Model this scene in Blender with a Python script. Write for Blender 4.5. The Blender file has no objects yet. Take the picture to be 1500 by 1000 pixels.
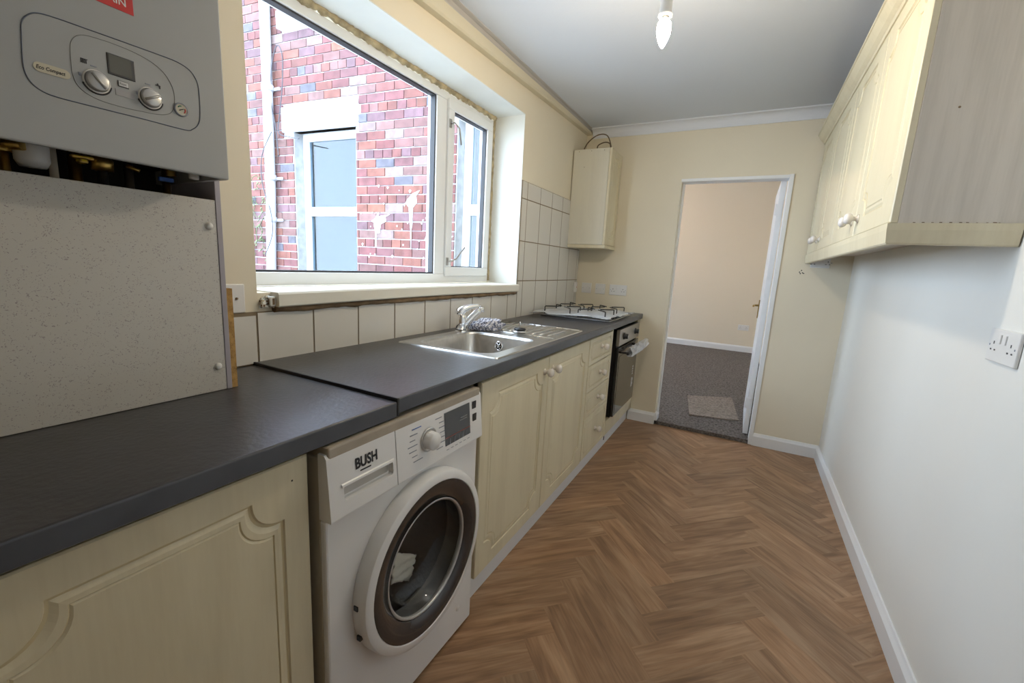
import bpy, bmesh, math, random
from mathutils import Vector, Matrix
random.seed(7)
sc = bpy.context.scene
COL = sc.collection
# ------------------------------------------------------------------ camera
CAM = Vector((1.3234, 0.0, 1.2543)); YAW, PITCH, ROLL, FPX = -0.4885, -0.1769, 0.0536, 631.78
def cam_axes():
    f0 = Vector((math.sin(YAW), math.cos(YAW), 0)); r0 = Vector((math.cos(YAW), -math.sin(YAW), 0)); u0 = Vector((0, 0, 1))
    f = f0*math.cos(PITCH)+u0*math.sin(PITCH); u = u0*math.cos(PITCH)-f0*math.sin(PITCH)
    return r0*math.cos(ROLL)+u*math.sin(ROLL), u*math.cos(ROLL)-r0*math.sin(ROLL), f
R_, U_, F_ = cam_axes()
cd = bpy.data.cameras.new('camera'); cam = bpy.data.objects.new('camera', cd); COL.objects.link(cam)
m = Matrix((R_, U_, -F_)).transposed().to_4x4(); m.translation = CAM; cam.matrix_world = m
cd.sensor_width = 36; cd.lens = FPX*36/1500; cd.clip_start = 0.02; cd.clip_end = 200
sc.camera = cam
# ------------------------------------------------------------------ world, exposure
w = bpy.data.worlds.new('overcast_sky'); sc.world = w; w.use_nodes = True
bg = w.node_tree.nodes['Background']; bg.inputs[0].default_value = (0.72, 0.85, 1.0, 1); bg.inputs[1].default_value = 4.0
sc.view_settings.view_transform = 'Standard'; sc.view_settings.look = 'None'
sc.view_settings.exposure = 1.7; sc.view_settings.gamma = 1; sc.view_settings.use_curve_mapping = False
BULB = (0.974, 1.6, 2.033); BULB_STRENGTH = 195
def portal(name, loc, rot, sx, sy):
    l = bpy.data.lights.new(name, 'AREA'); l.shape = 'RECTANGLE'; l.size = sx; l.size_y = sy
    l.cycles.is_portal = True
    o = bpy.data.objects.new(name, l); COL.objects.link(o); o.location = loc; o.rotation_euler = rot
portal('window_portal', (-0.30, 1.655, 1.645), (0, -math.pi/2, 0), 1.02, 1.70)
# ------------------------------------------------------------------ materials
MATS = {}
def mat(name, col=(.8, .8, .8), rough=.5, metal=0, spec=.5, bump=None, var=None, emit=None, coat=0, trans=0):
    """bump=(scale,strength)  var=(scale,amount,stretch)"""
    mt = bpy.data.materials.new(name); mt.use_nodes = True; nt = mt.node_tree
    b = nt.nodes['Principled BSDF']
    b.inputs['Base Color'].default_value = (*col, 1); b.inputs['Roughness'].default_value = rough
    b.inputs['Metallic'].default_value = metal; b.inputs['Specular IOR Level'].default_value = spec
    b.inputs['Coat Weight'].default_value = coat
    b.inputs['Transmission Weight'].default_value = trans
    if emit:
        b.inputs['Emission Color'].default_value = (*emit[0], 1); b.inputs['Emission Strength'].default_value = emit[1]
    tc = nt.nodes.new('ShaderNodeTexCoord')
    if var:
        mp = nt.nodes.new('ShaderNodeMapping'); mp.inputs['Scale'].default_value = var[2] if len(var) > 2 else (1, 1, 1)
        nt.links.new(tc.outputs['Object'], mp.inputs[0])
        n = nt.nodes.new('ShaderNodeTexNoise'); n.inputs['Scale'].default_value = var[0]; n.inputs['Detail'].default_value = 5
        nt.links.new(mp.outputs[0], n.inputs['Vector'])
        rp = nt.nodes.new('ShaderNodeValToRGB')
        d = var[3] if len(var) > 3 else tuple(c*(1-var[1]) for c in col)
        rp.color_ramp.elements[0].color = (*d, 1); rp.color_ramp.elements[0].position = .3
        rp.color_ramp.elements[1].color = (*col, 1); rp.color_ramp.elements[1].position = .62
        nt.links.new(n.outputs[0], rp.inputs[0]); nt.links.new(rp.outputs[0], b.inputs['Base Color'])
    if bump:
        n2 = nt.nodes.new('ShaderNodeTexNoise'); n2.inputs['Scale'].default_value = bump[0]; n2.inputs['Detail'].default_value = 4
        nt.links.new(tc.outputs['Object'], n2.inputs['Vector'])
        bp = nt.nodes.new('ShaderNodeBump'); bp.inputs['Strength'].default_value = bump[1]; bp.inputs['Distance'].default_value = .01
        nt.links.new(n2.outputs[0], bp.inputs['Height']); nt.links.new(bp.outputs[0], b.inputs['Normal'])
    MATS[name] = mt
    return mt
cream_wall = mat('cream_paint', (.78, .71, .56), .75, bump=(6, .12), var=(1.5, .05))
right_paint = mat('pale_cream_paint', (.80, .79, .745), .6, bump=(5, .12), var=(1.5, .04))
white_paint = mat('white_gloss_paint', (.80, .81, .82), .35, bump=(12, .05))
reveal_paint = mat('white_reveal_paint', (.78, .79, .74), .6, bump=(14, .15), var=(4, .06))
ceil_paint = mat('ceiling_paint', (.66, .70, .76), .85, bump=(60, .06))
upvc = mat('white_upvc', (.80, .82, .83), .3)
gasket = mat('black_rubber', (.02, .02, .025), .5)
foam = mat('yellowed_filler', (.58, .48, .30), .9, bump=(60, .9), var=(18, .6))
cab_cream = mat('cream_foil', (.72, .68, .54), .42, var=(9, .07, (3, 3, .35)))
cab_groove = mat('groove_foil', (.60, .51, .31), .5)
cab_end = mat('washed_oak_laminate', (.53, .47, .37), .5)
plinth_w = mat('white_plinth', (.74, .75, .76), .4)
work = mat('slate_worktop', (.048, .045, .048), .30, bump=(90, .08), var=(14, .25))
work_edge = mat('slate_worktop_edge', (.075, .082, .098), .35, var=(10, .3))
tile_w = mat('cream_glazed_tile', (.66, .64, .59), .12)
grout = mat('brown_grout', (.22, .17, .11), .9)
steel = mat('brushed_steel', (.62, .61, .59), .28, metal=1, var=(30, .15, (1, 8, 1)))
steel_d = mat('satin_steel', (.42, .40, .37), .38, metal=1)
chrome = mat('chrome', (.85, .86, .88), .06, metal=1)
black_gl = mat('black_glass', (.010, .010, .012), .06, coat=.6)
black_pl = mat('black_plastic', (.015, .015, .017), .4)
black_en = mat('black_enamel', (.012, .012, .012), .35)
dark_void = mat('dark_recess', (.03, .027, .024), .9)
wm_white = mat('white_enamel', (.78, .78, .78), .28)
wm_body = mat('aged_white_side', (.58, .54, .46), .45)
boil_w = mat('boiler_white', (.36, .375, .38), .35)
print_bk = mat('black_print', (.02, .02, .025), .5)
print_gr = mat('grey_print', (.25, .27, .32), .5)
silver = mat('silver_plastic', (.50, .50, .50), .3, metal=.5)
lcd = mat('lcd_grey_green', (.10, .10, .085), .2)
red_l = mat('red_label', (.55, .03, .025), .4)
gold_l = mat('pale_gold_badge', (.55, .52, .40), .35)
brass = mat('brass', (.55, .38, .12), .35, metal=1)
brass_pt = mat('antique_brass', (.35, .24, .08), .3, metal=1)
yellow_p = mat('yellow_plastic', (.75, .55, .02), .5)
blue_p = mat('blue_plastic', (.05, .14, .45), .5)
beige_p = mat('beige_pipe', (.55, .48, .38), .5)
plast_w = mat('white_plastic', (.74, .73, .71), .35)
red_neon = mat('red_neon', (.6, .05, .03), .4)
knob_w = mat('white_ceramic', (.74, .70, .66), .15)
chip = None
lilac = mat('lilac_edging', (.36, .34, .38), .5)
wood_d = mat('brown_wood', (.23, .15, .08), .8, bump=(40, .5), var=(15, .5))
cloth_m = mat('striped_cloth', (.60, .60, .68), .9)
packet_m = mat('pale_packet', (.85, .82, .74), .6)
pipe_w = mat('white_downpipe', (.36, .38, .42), .4)
stone = mat('grey_stone', (.26, .27, .28), .9, bump=(30, .5), var=(12, .3))
sill_w = mat('white_painted_stone', (.60, .62, .66), .7, bump=(20, .2))
mortar = mat('pale_mortar', (.44, .44, .45), .95, bump=(50, .4))
concrete = mat('yard_concrete', (.45, .45, .44), .9, bump=(20, .3), var=(3, .2))
cable_bk = mat('black_cable', (.03, .03, .04), .5)
cable_br = mat('brown_cable', (.12, .08, .04), .6)
mat_beige = None
cornice_p = mat('cornice_paint', (.72, .74, .78), .7)
living_p = mat('living_room_paint', (.76, .68, .55), .8, bump=(6, .1))
box_paint = mat('cream_boxing', (.66, .60, .45), .5, bump=(6, .1))
ivy = mat('ivy_stems', (.10, .13, .06), .9)
splash = mat('white_paint_splash', (.60, .60, .63), .7)
blind_m = mat('grey_blue_blind', (.026, .030, .035), .8, bump=(200, .4), var=(3, .35))
outer_w = mat('white_timber_frame', (.55, .57, .60), .5)

def nodes(mt): return mt.node_tree, mt.node_tree.nodes['Principled BSDF']
# washed oak grain
def grain(mt, c1, c2, sc_=(7, 7, .55), dist=6.0, wscale=3.0):
    nt, b = nodes(mt); tc = nt.nodes.new('ShaderNodeTexCoord'); mp = nt.nodes.new('ShaderNodeMapping'); mp.inputs['Scale'].default_value = sc_
    n = nt.nodes.new('ShaderNodeTexNoise'); n.inputs['Scale'].default_value = 1.3; n.inputs['Detail'].default_value = 2
    mth = nt.nodes.new('ShaderNodeMath'); mth.operation = 'MULTIPLY'; mth.inputs[1].default_value = dist*wscale
    sn = nt.nodes.new('ShaderNodeMath'); sn.operation = 'SINE'
    n2 = nt.nodes.new('ShaderNodeTexNoise'); n2.inputs['Scale'].default_value = 22; n2.inputs['Detail'].default_value = 3
    ad = nt.nodes.new('ShaderNodeMath'); ad.operation = 'MULTIPLY_ADD'; ad.inputs[1].default_value = .25; 
    rp = nt.nodes.new('ShaderNodeValToRGB'); rp.color_ramp.elements[0].color = (*c1, 1); rp.color_ramp.elements[1].color = (*c2, 1)
    rp.color_ramp.elements[0].position = .05; rp.color_ramp.elements[1].position = .75
    L = nt.links.new
    L(tc.outputs['Object'], mp.inputs[0]); L(mp.outputs[0], n.inputs['Vector']); L(mp.outputs[0], n2.inputs['Vector'])
    L(n.outputs[0], mth.inputs[0]); L(mth.outputs[0], sn.inputs[0]); L(sn.outputs[0], ad.inputs[0]); L(n2.outputs[0], ad.inputs[2])
    L(ad.outputs[0], rp.inputs[0]); L(rp.outputs[0], b.inputs['Base Color'])
grain(cab_end, (.55, .505, .44), (.63, .58, .51), sc_=(9, 9, .5), wscale=4)
grain(cab_cream, (.64, .572, .405), (.70, .635, .46), sc_=(5, 5, .45))
# speckled laminate
def speckle(name, base, dark, scale, thr, rough, extra=None):
    mt = mat(name, base, rough); nt, b = nodes(mt); L = nt.links.new
    tc = nt.nodes.new('ShaderNodeTexCoord')
    v = nt.nodes.new('ShaderNodeTexVoronoi'); v.inputs['Scale'].default_value = scale
    nz = nt.nodes.new('ShaderNodeTexNoise'); nz.inputs['Scale'].default_value = scale*.6
    mx = nt.nodes.new('ShaderNodeMixRGB'); mx.inputs[0].default_value = .03; L(tc.outputs['Object'], mx.inputs[1]); L(nz.outputs['Color'], mx.inputs[2])
    L(mx.outputs[0], v.inputs['Vector'])
    lt = nt.nodes.new('ShaderNodeMath'); lt.operation = 'LESS_THAN'; lt.inputs[1].default_value = thr; L(v.outputs['Distance'], lt.inputs[0])
    # keep only some of the cells
    sp = nt.nodes.new('ShaderNodeSeparateColor'); L(v.outputs['Color'], sp.inputs[0])
    gt = nt.nodes.new('ShaderNodeMath'); gt.operation = 'GREATER_THAN'; gt.inputs[1].default_value = .45; L(sp.outputs[0], gt.inputs[0])
    ml = nt.nodes.new('ShaderNodeMath'); ml.operation = 'MULTIPLY'; L(lt.outputs[0], ml.inputs[0]); L(gt.outputs[0], ml.inputs[1])
    cm = nt.nodes.new('ShaderNodeMixRGB'); cm.inputs[1].default_value = (*base, 1); cm.inputs[2].default_value = (*dark, 1)
    L(ml.outputs[0], cm.inputs[0]); L(cm.outputs[0], b.inputs['Base Color'])
    return mt
speck = speckle('speckled_laminate', (.54, .52, .475), (.32, .28, .28), 150, .27, .2)
chip = speckle('raw_chipboard', (.50, .30, .10), (.14, .07, .02), 150, .5, .9)
carpet = mat('brown_grey_carpet', (.24, .215, .20), 1.0, spec=.1, bump=(150, .9), var=(60, .7))
carpet_mat = mat('beige_carpet_offcut', (.36, .31, .27), 1.0, spec=.1, bump=(150, .9), var=(60, .5))
# glass as mix of clear and mirror by fresnel
def pane_mat(name, tint=(.96, .98, 1), refl=1.0, rough=0.0):
    mt = bpy.data.materials.new(name); mt.use_nodes = True; nt = mt.node_tree; nt.nodes.clear()
    o = nt.nodes.new('ShaderNodeOutputMaterial'); t = nt.nodes.new('ShaderNodeBsdfTransparent'); t.inputs[0].default_value = (*tint, 1)
    g = nt.nodes.new('ShaderNodeBsdfGlossy'); g.inputs['Roughness'].default_value = rough
    f = nt.nodes.new('ShaderNodeLayerWeight'); f.inputs[0].default_value = .5; pw = nt.nodes.new('ShaderNodeMath'); pw.operation = 'POWER'; pw.inputs[1].default_value = 5
    mu = nt.nodes.new('ShaderNodeMath'); mu.operation = 'MULTIPLY_ADD'; mu.inputs[1].default_value = .9; mu.inputs[2].default_value = .035*refl; mu.use_clamp = True
    mx = nt.nodes.new('ShaderNodeMixShader'); L = nt.links.new
    L(f.outputs['Facing'], pw.inputs[0]); L(pw.outputs[0], mu.inputs[0]); L(mu.outputs[0], mx.inputs[0]); L(t.outputs[0], mx.inputs[1]); L(g.outputs[0], mx.inputs[2]); L(mx.outputs[0], o.inputs[0])
    return mt
glass = pane_mat('window_glass'); glass_out = pane_mat('old_window_glass', (.62, .72, .78), 1.8)
drum_glass = pane_mat('drum_door_glass', (.85, .86, .85), 1.6)
def film_mat():
    mt = bpy.data.materials.new('clear_plastic_film'); mt.use_nodes = True; nt = mt.node_tree; nt.nodes.clear()
    o = nt.nodes.new('ShaderNodeOutputMaterial'); t = nt.nodes.new('ShaderNodeBsdfTransparent')
    g = nt.nodes.new('ShaderNodeBsdfGlossy'); g.inputs['Roughness'].default_value = .15
    d = nt.nodes.new('ShaderNodeBsdfDiffuse'); d.inputs[0].default_value = (.85, .88, .92, 1)
    m1 = nt.nodes.new('ShaderNodeMixShader'); m1.inputs[0].default_value = .7
    m2 = nt.nodes.new('ShaderNodeMixShader'); m2.inputs[0].default_value = .62
    L = nt.links.new; L(g.outputs[0], m1.inputs[1]); L(d.outputs[0], m1.inputs[2]); L(t.outputs[0], m2.inputs[1]); L(m1.outputs[0], m2.inputs[2]); L(m2.outputs[0], o.inputs[0])
    return mt
film = film_mat()
bulb_m = mat('lit_bulb', (1, 1, 1), .3, emit=((1.0, .84, .62), BULB_STRENGTH))
# brick & plank via face colours
def attr_mat(name, rough, bumps, plank=False):
    mt = mat(name, (.5, .5, .5), rough); nt, b = nodes(mt); L = nt.links.new
    a = nt.nodes.new('ShaderNodeAttribute'); a.attribute_name = 'tint'
    if plank:
        uv = nt.nodes.new('ShaderNodeUVMap'); uv.uv_map = 'UVMap'
        mp = nt.nodes.new('ShaderNodeMapping'); mp.inputs['Scale'].default_value = (2.6, 20, 1); L(uv.outputs[0], mp.inputs[0])
        n = nt.nodes.new('ShaderNodeTexNoise'); n.inputs['Scale'].default_value = 1.0; n.inputs['Detail'].default_value = 4; n.inputs['Distortion'].default_value = 1.2
        L(mp.outputs[0], n.inputs['Vector'])
        mp2 = nt.nodes.new('ShaderNodeMapping'); mp2.inputs['Scale'].default_value = (6, 150, 1); L(uv.outputs[0], mp2.inputs[0])
        n2 = nt.nodes.new('ShaderNodeTexNoise'); n2.inputs['Scale'].default_value = 1.0; n2.inputs['Detail'].default_value = 3; L(mp2.outputs[0], n2.inputs['Vector'])
        rp = nt.nodes.new('ShaderNodeValToRGB'); e = rp.color_ramp.elements
        e[0].position = .30; e[0].color = (.225, .128, .070, 1); e[1].position = .70; e[1].color = (.42, .268, .160, 1)
        k = e.new(.5); k.color = (.33, .193, .107, 1)
        mp3 = nt.nodes.new('ShaderNodeMapping'); mp3.inputs['Scale'].default_value = (1.6, 9, 1); L(uv.outputs[0], mp3.inputs[0])
        n3 = nt.nodes.new('ShaderNodeTexNoise'); n3.inputs['Scale'].default_value = 1.0; n3.inputs['Detail'].default_value = 2; L(mp3.outputs[0], n3.inputs['Vector'])
        k1 = nt.nodes.new('ShaderNodeMath'); k1.operation = 'MULTIPLY'; k1.inputs[1].default_value = 55; L(n3.outputs[0], k1.inputs[0])
        k2 = nt.nodes.new('ShaderNodeMath'); k2.operation = 'SINE'; L(k1.outputs[0], k2.inputs[0])
        k3 = nt.nodes.new('ShaderNodeMath'); k3.operation = 'MULTIPLY_ADD'; k3.inputs[1].default_value = .03; L(k2.outputs[0], k3.inputs[0]); L(n.outputs[0], k3.inputs[2])
        L(k3.outputs[0], rp.inputs[0])
        r2 = nt.nodes.new('ShaderNodeMapRange'); r2.inputs[1].default_value = .3; r2.inputs[2].default_value = .7; r2.inputs[3].default_value = .86; r2.inputs[4].default_value = 1.10; L(n2.outputs[0], r2.inputs[0])
        m1 = nt.nodes.new('ShaderNodeMixRGB'); m1.blend_type = 'MULTIPLY'; m1.inputs[0].default_value = 1; L(rp.outputs[0], m1.inputs[1]); L(r2.outputs[0], m1.inputs[2])
        m2 = nt.nodes.new('ShaderNodeMixRGB'); m2.blend_type = 'MULTIPLY'; m2.inputs[0].default_value = 1; L(m1.outputs[0], m2.inputs[1]); L(a.outputs[0], m2.inputs[2])
        L(m2.outputs[0], b.inputs['Base Color'])
        b.inputs['Specular IOR Level'].default_value = .4
    else:
        tc = nt.nodes.new('ShaderNodeTexCoord')
        n = nt.nodes.new('ShaderNodeTexNoise'); n.inputs['Scale'].default_value = 14; n.inputs['Detail'].default_value = 5; L(tc.outputs['Object'], n.inputs['Vector'])
        r2 = nt.nodes.new('ShaderNodeMapRange'); r2.inputs[1].default_value = .3; r2.inputs[2].default_value = .7; r2.inputs[3].default_value = .75; r2.inputs[4].default_value = 1.25; L(n.outputs[0], r2.inputs[0])
        m2 = nt.nodes.new('ShaderNodeMixRGB'); m2.blend_type = 'MULTIPLY'; m2.inputs[0].default_value = 1; L(a.outputs[0], m2.inputs[1]); L(r2.outputs[0], m2.inputs[2])
        L(m2.outputs[0], b.inputs['Base Color'])
        bp = nt.nodes.new('ShaderNodeBump'); bp.inputs['Strength'].default_value = .5; bp.inputs['Distance'].default_value = .01; L(n.outputs[0], bp.inputs['Height']); L(bp.outputs[0], b.inputs['Normal'])
    return mt
plank_m = attr_mat('herringbone_oak', .42, 0, True)
brick_m = attr_mat('weathered_brick', .9, 1)

# ------------------------------------------------------------------ builders
def origin_of(o):
    v = Vector((0, 0, 0))
    while o is not None:
        v += o.location; o = o.parent
    return v
def tag(o, label=None, cat=None, group=None, kind=None):
    if label: o['label'] = label
    if cat: o['category'] = cat
    if group: o['group'] = group
    if kind: o['kind'] = kind
    return o
def thing(name, label, cat, loc, group=None):
    o = bpy.data.objects.new(name, None); COL.objects.link(o); o.location = loc; o.empty_display_size = .05
    return tag(o, label, cat, group)
class MB:
    def __init__(s): s.bm = bmesh.new(); s.mats = []
    def mi(s, m):
        if m is None: return 0
        if m not in s.mats: s.mats.append(m)
        return s.mats.index(m)
    def box(s, lo, hi, m=None, bev=0, seg=2):
        r = bmesh.ops.create_cube(s.bm, size=1); vs = r['verts']
        lo, hi = Vector(lo), Vector(hi)
        for v in vs: v.co = Vector([(lo[i]+hi[i])/2 + v.co[i]*(hi[i]-lo[i]) for i in range(3)])
        fs = set(f for v in vs for f in v.link_faces); k = s.mi(m)
        for f in fs: f.material_index = k
        if bev:
            es = list(set(e for v in vs for e in v.link_edges))
            bmesh.ops.bevel(s.bm, geom=es, offset=bev, segments=seg, affect='EDGES', profile=.5)
        return s
    def prism(s, pts, axis, a, b, m=None):
        """pts: 2-D outline in the two other axes (in xyz order), extruded along axis from a to b"""
        def P(p, t):
            q = list(p); q.insert('xyz'.index(axis), t); return Vector(q)
        k = s.mi(m)
        va = [s.bm.verts.new(P(p, a)) for p in pts]; vb = [s.bm.verts.new(P(p, b)) for p in pts]
        n = len(pts); fs = []
        for i in range(n): fs.append(s.bm.faces.new((va[i], va[(i+1) % n], vb[(i+1) % n], vb[i])))
        fs.append(s.bm.faces.new(va[::-1])); fs.append(s.bm.faces.new(vb))
        for f in fs: f.material_index = k
        return s
    def lathe(s, prof, c, d, m=None, seg=32, up=None):
        """prof: (radius, height) along direction d from c"""
        c = Vector(c); d = Vector(d).normalized()
        a = Vector((0, 0, 1)) if abs(d.z) < .9 else Vector((1, 0, 0))
        u = d.cross(a).normalized(); v = d.cross(u); k = s.mi(m); rings = []
        for r, h in prof:
            if r < 1e-6: rings.append([s.bm.verts.new(c+d*h)])
            else: rings.append([s.bm.verts.new(c+d*h+(u*math.cos(2*math.pi*i/seg)+v*math.sin(2*math.pi*i/seg))*r) for i in range(seg)])
        for A, B in zip(rings, rings[1:]):
            for i in range(seg):
                j = (i+1) % seg
                q = [A[i % len(A)], A[j % len(A)], B[j % len(B)], B[i % len(B)]]
                q2 = []
                for x in q:
                    if x not in q2: q2.append(x)
                if len(q2) > 2:
                    f = s.bm.faces.new(q2); f.material_index = k; f.smooth = True
        return s
    def tube(s, pts, r, m=None, seg=10, closed=False):
        pts = [Vector(p) for p in pts]; k = s.mi(m); rings = []; n = len(pts); prev = None
        for i, p in enumerate(pts):
            if closed: t = pts[(i+1) % n]-pts[i-1]
            else: t = pts[min(i+1, n-1)]-pts[max(i-1, 0)]
            t.normalize()
            if prev is None:
                a = Vector((0, 0, 1)) if abs(t.z) < .9 else Vector((1, 0, 0)); u = t.cross(a).normalized()
            else:
                u = (prev - t*prev.dot(t)); u = u.normalized() if u.length > 1e-6 else prev
            prev = u; v = t.cross(u)
            rr = r[i] if isinstance(r, (list, tuple)) else r
            rings.append([s.bm.verts.new(p+(u*math.cos(2*math.pi*j/seg)+v*math.sin(2*math.pi*j/seg))*rr) for j in range(seg)])
        pr = list(zip(rings, rings[1:])) + ([(rings[-1], rings[0])] if closed else [])
        for A, B in pr:
            for j in range(seg):
                f = s.bm.faces.new((A[j], A[(j+1) % seg], B[(j+1) % seg], B[j])); f.material_index = k; f.smooth = True
        if not closed:
            s.bm.faces.new(rings[0][::-1]).material_index = k; s.bm.faces.new(rings[-1]).material_index = k
        return s
    def quad(s, ps, m=None):
        f = s.bm.faces.new([s.bm.verts.new(Vector(p)) for p in ps]); f.material_index = s.mi(m); return s
    def build(s, name, m=None, parent=None, recalc=True, rot=None, piv=None):
        if m is not None and not s.mats: s.mats = [m]
        if recalc: bmesh.ops.recalc_face_normals(s.bm, faces=s.bm.faces)
        if rot is not None:
            bmesh.ops.transform(s.bm, matrix=Matrix.Translation(piv) @ rot @ Matrix.Translation(-Vector(piv)), verts=s.bm.verts)
        org = origin_of(parent)
        if parent is None: # put the object origin on its own base
            xs = [v.co for v in s.bm.verts]
            c = Vector(((min(v.x for v in xs)+max(v.x for v in xs))/2, (min(v.y for v in xs)+max(v.y for v in xs))/2, min(v.z for v in xs)))
        else: c = org
        for v in s.bm.verts: v.co -= c
        me = bpy.data.meshes.new(name); s.bm.to_mesh(me); s.bm.free()
        for q in s.mats: me.materials.append(q)
        o = bpy.data.objects.new(name, me); COL.objects.link(o)
        if parent is None: o.location = c
        else: o.parent = parent
        return o
def bx(name, lo, hi, m, parent=None, bev=0): return MB().box(lo, hi, m, bev).build(name, None, parent)
def struct(o, label=None, cat=None): o['kind'] = 'structure'; return tag(o, label, cat)
def smooth(o, ang=35):
    me = o.data
    for p in me.polygons: p.use_smooth = True
    me.set_sharp_from_angle(angle=math.radians(ang)); return o
def copy_tree(o, parent=None):
    c = o.copy(); COL.objects.link(c); c.parent = parent
    for ch in list(o.children): copy_tree(ch, c)
    return c
def text_mesh(mb, txt, size, to3, m, depth=.0006, shear=0, bold=0, sx=1):
    cu = bpy.data.curves.new('t', 'FONT'); cu.body = txt; cu.size = size; cu.shear = shear; cu.offset = bold; cu.resolution_u = 3
    to = bpy.data.objects.new('t', cu); COL.objects.link(to)
    dg = bpy.context.evaluated_depsgraph_get(); me = bpy.data.meshes.new_from_object(to.evaluated_get(dg))
    k = mb.mi(m); vs = [mb.bm.verts.new(to3(v.co.x*sx, v.co.y, depth)) for v in me.vertices]
    for p in me.polygons:
        try: f = mb.bm.faces.new([vs[i] for i in p.vertices]); f.material_index = k
        except ValueError: pass
    bpy.data.objects.remove(to); bpy.data.curves.remove(cu); bpy.data.meshes.remove(me)
    return mb

# ================================================================== ROOM
W, H, YF = 1.92, 2.373, 3.63
WY0, WY1, WZ0, WZ1 = .80, 2.506, 1.125, 2.16      # window hole
# --- herringbone floor
def herringbone():
    bm = bmesh.new(); w_ = .1155; n = 4; s2 = math.sqrt(.5)
    u = Vector((-s2, s2, 0))*w_; v = Vector((s2, s2, 0))*w_
    O = Vector((1.545+3*w_*s2, 1.3295, 0))
    lay = bm.faces.layers.float_color.new('tint') if hasattr(bm.faces.layers, 'float_color') else None
    uvl = bm.loops.layers.uv.new('UVMap'); cl = bm.loops.layers.float_color.new('tint')
    rnd = random.Random(3)
    def plank(a0, a1, b0, b1, along_u):
        P = [O+u*a+v*b for a, b in ((a0, b0), (a1, b0), (a1, b1), (a0, b1))]
        if max(p.x for p in P) < .3 or min(p.x for p in P) > 2.1 or max(p.y for p in P) < -1.3 or min(p.y for p in P) > 3.8: return
        f = bm.faces.new([bm.verts.new(p) for p in P])
        t = rnd.uniform(.86, 1.15); wv = rnd.uniform(-.03, .03); ox, oy = rnd.uniform(0, 50), rnd.uniform(0, 50)
        ab = ((a0, b0), (a1, b0), (a1, b1), (a0, b1))
        for lp, (a, b) in zip(f.loops, ab):
            lp[cl] = (t+wv, t, t-wv, 1)
            lp[uvl].uv = (ox+(a if along_u else b)*w_, oy+(b if along_u else a)*w_)
    for y in range(-60, 61):
        for k in range(-10, 11):
            x = y+8*k; plank(x, x+n, y, y+1, True)
            plank(y, y+1, y-7+8*k, y-7+8*k+n, False)
    for co, no in (((0, -1.2, 0), (0, -1, 0)), ((0, 3.64, 0), (0, 1, 0)), ((.3, 0, 0), (-1, 0, 0)), ((W, 0, 0), (1, 0, 0))):
        g = bm.verts[:]+bm.edges[:]+bm.faces[:]
        bmesh.ops.bisect_plane(bm, geom=g, plane_co=co, plane_no=no, clear_outer=True)
    # slim bevel line between the planks: inset faces, gap dark
    me = bpy.data.meshes.new('floor'); bm.to_mesh(me); bm.free(); me.materials.append(plank_m)
    o = bpy.data.objects.new('floor', me); COL.objects.link(o); return o
struct(herringbone())
bx('floor', (-.3, -1.2, -.12), (W+.1, 3.63, -.002), concrete)['kind'] = 'structure'
struct(bx('ceiling', (-.3, -1.3, H), (W+.2, 3.75, H+.12), ceil_paint))
# left wall round the window
m = MB(); XO = -.30
m.box((XO, -1.3, -.15), (0, WY0, H), cream_wall); m.box((XO, WY1, -.15), (0, YF+.02, H), cream_wall)
m.box((XO, WY0, -.15), (0, WY1, WZ0), cream_wall); m.box((XO, WY0, WZ1), (0, WY1, H), cream_wall)
struct(m.build('wall_left'))
# white-painted reveal skin
m = MB()
m.box((-.215, WY1-.004, WZ0), (.0008, WY1+.0005, WZ1), reveal_paint); m.box((-.215, WY0, WZ1-.004), (.0008, WY1, WZ1+.0005), reveal_paint)
struct(m.build('trim_1'))
# far wall with doorway
D0, D1, DZ = .783, 1.505, 1.955
m = MB(); m.box((-.3, YF, -.15), (D0, YF+.1, 2.8), cream_wall); m.box((D1, YF, -.15), (W+.25, YF+.1, 2.8), cream_wall); m.box((D0, YF, DZ), (D1, YF+.1, 2.8), cream_wall)
struct(m.build('wall_far'))
struct(bx('wall_right', (W, -1.3, -.15), (W+.12, YF, H), right_paint))
struct(bx('wall_back', (-.3, -1.32, -.15), (W+.1, -1.2, H), cream_wall))
# baseboards
def skirting(name, pts, h=.095, t=.018):
    """pts: run of floor points, board stands to the left of travel"""
    m = MB()
    for a, b in zip(pts, pts[1:]):
        a, b = Vector(a), Vector(b); d = (b-a).normalized(); nrm = Vector((-d.y, d.x))
        P = [(0, 0), (t, 0), (t, h-.022), (t*.55, h-.008), (t*.35, h), (0, h)]
        va = [m.bm.verts.new((a.x+nrm.x*p[0], a.y+nrm.y*p[0], p[1])) for p in P]; vb = [m.bm.verts.new((b.x+nrm.x*p[0], b.y+nrm.y*p[0], p[1])) for p in P]
        for i in range(6): m.bm.faces.new((va[i], va[(i+1) % 6], vb[(i+1) % 6], vb[i]))
        m.bm.faces.new(va[::-1]); m.bm.faces.new(vb)
    return struct(m.build(name, white_paint))
skirting('baseboard_right', [(W, -1.2), (W, YF)])
skirting('baseboard_far', [(W, YF), (D1, YF), (D1, YF+.07)])
skirting('baseboard_far', [(D0, YF+.1), (D0, YF-.0), (.56, YF)])
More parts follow.
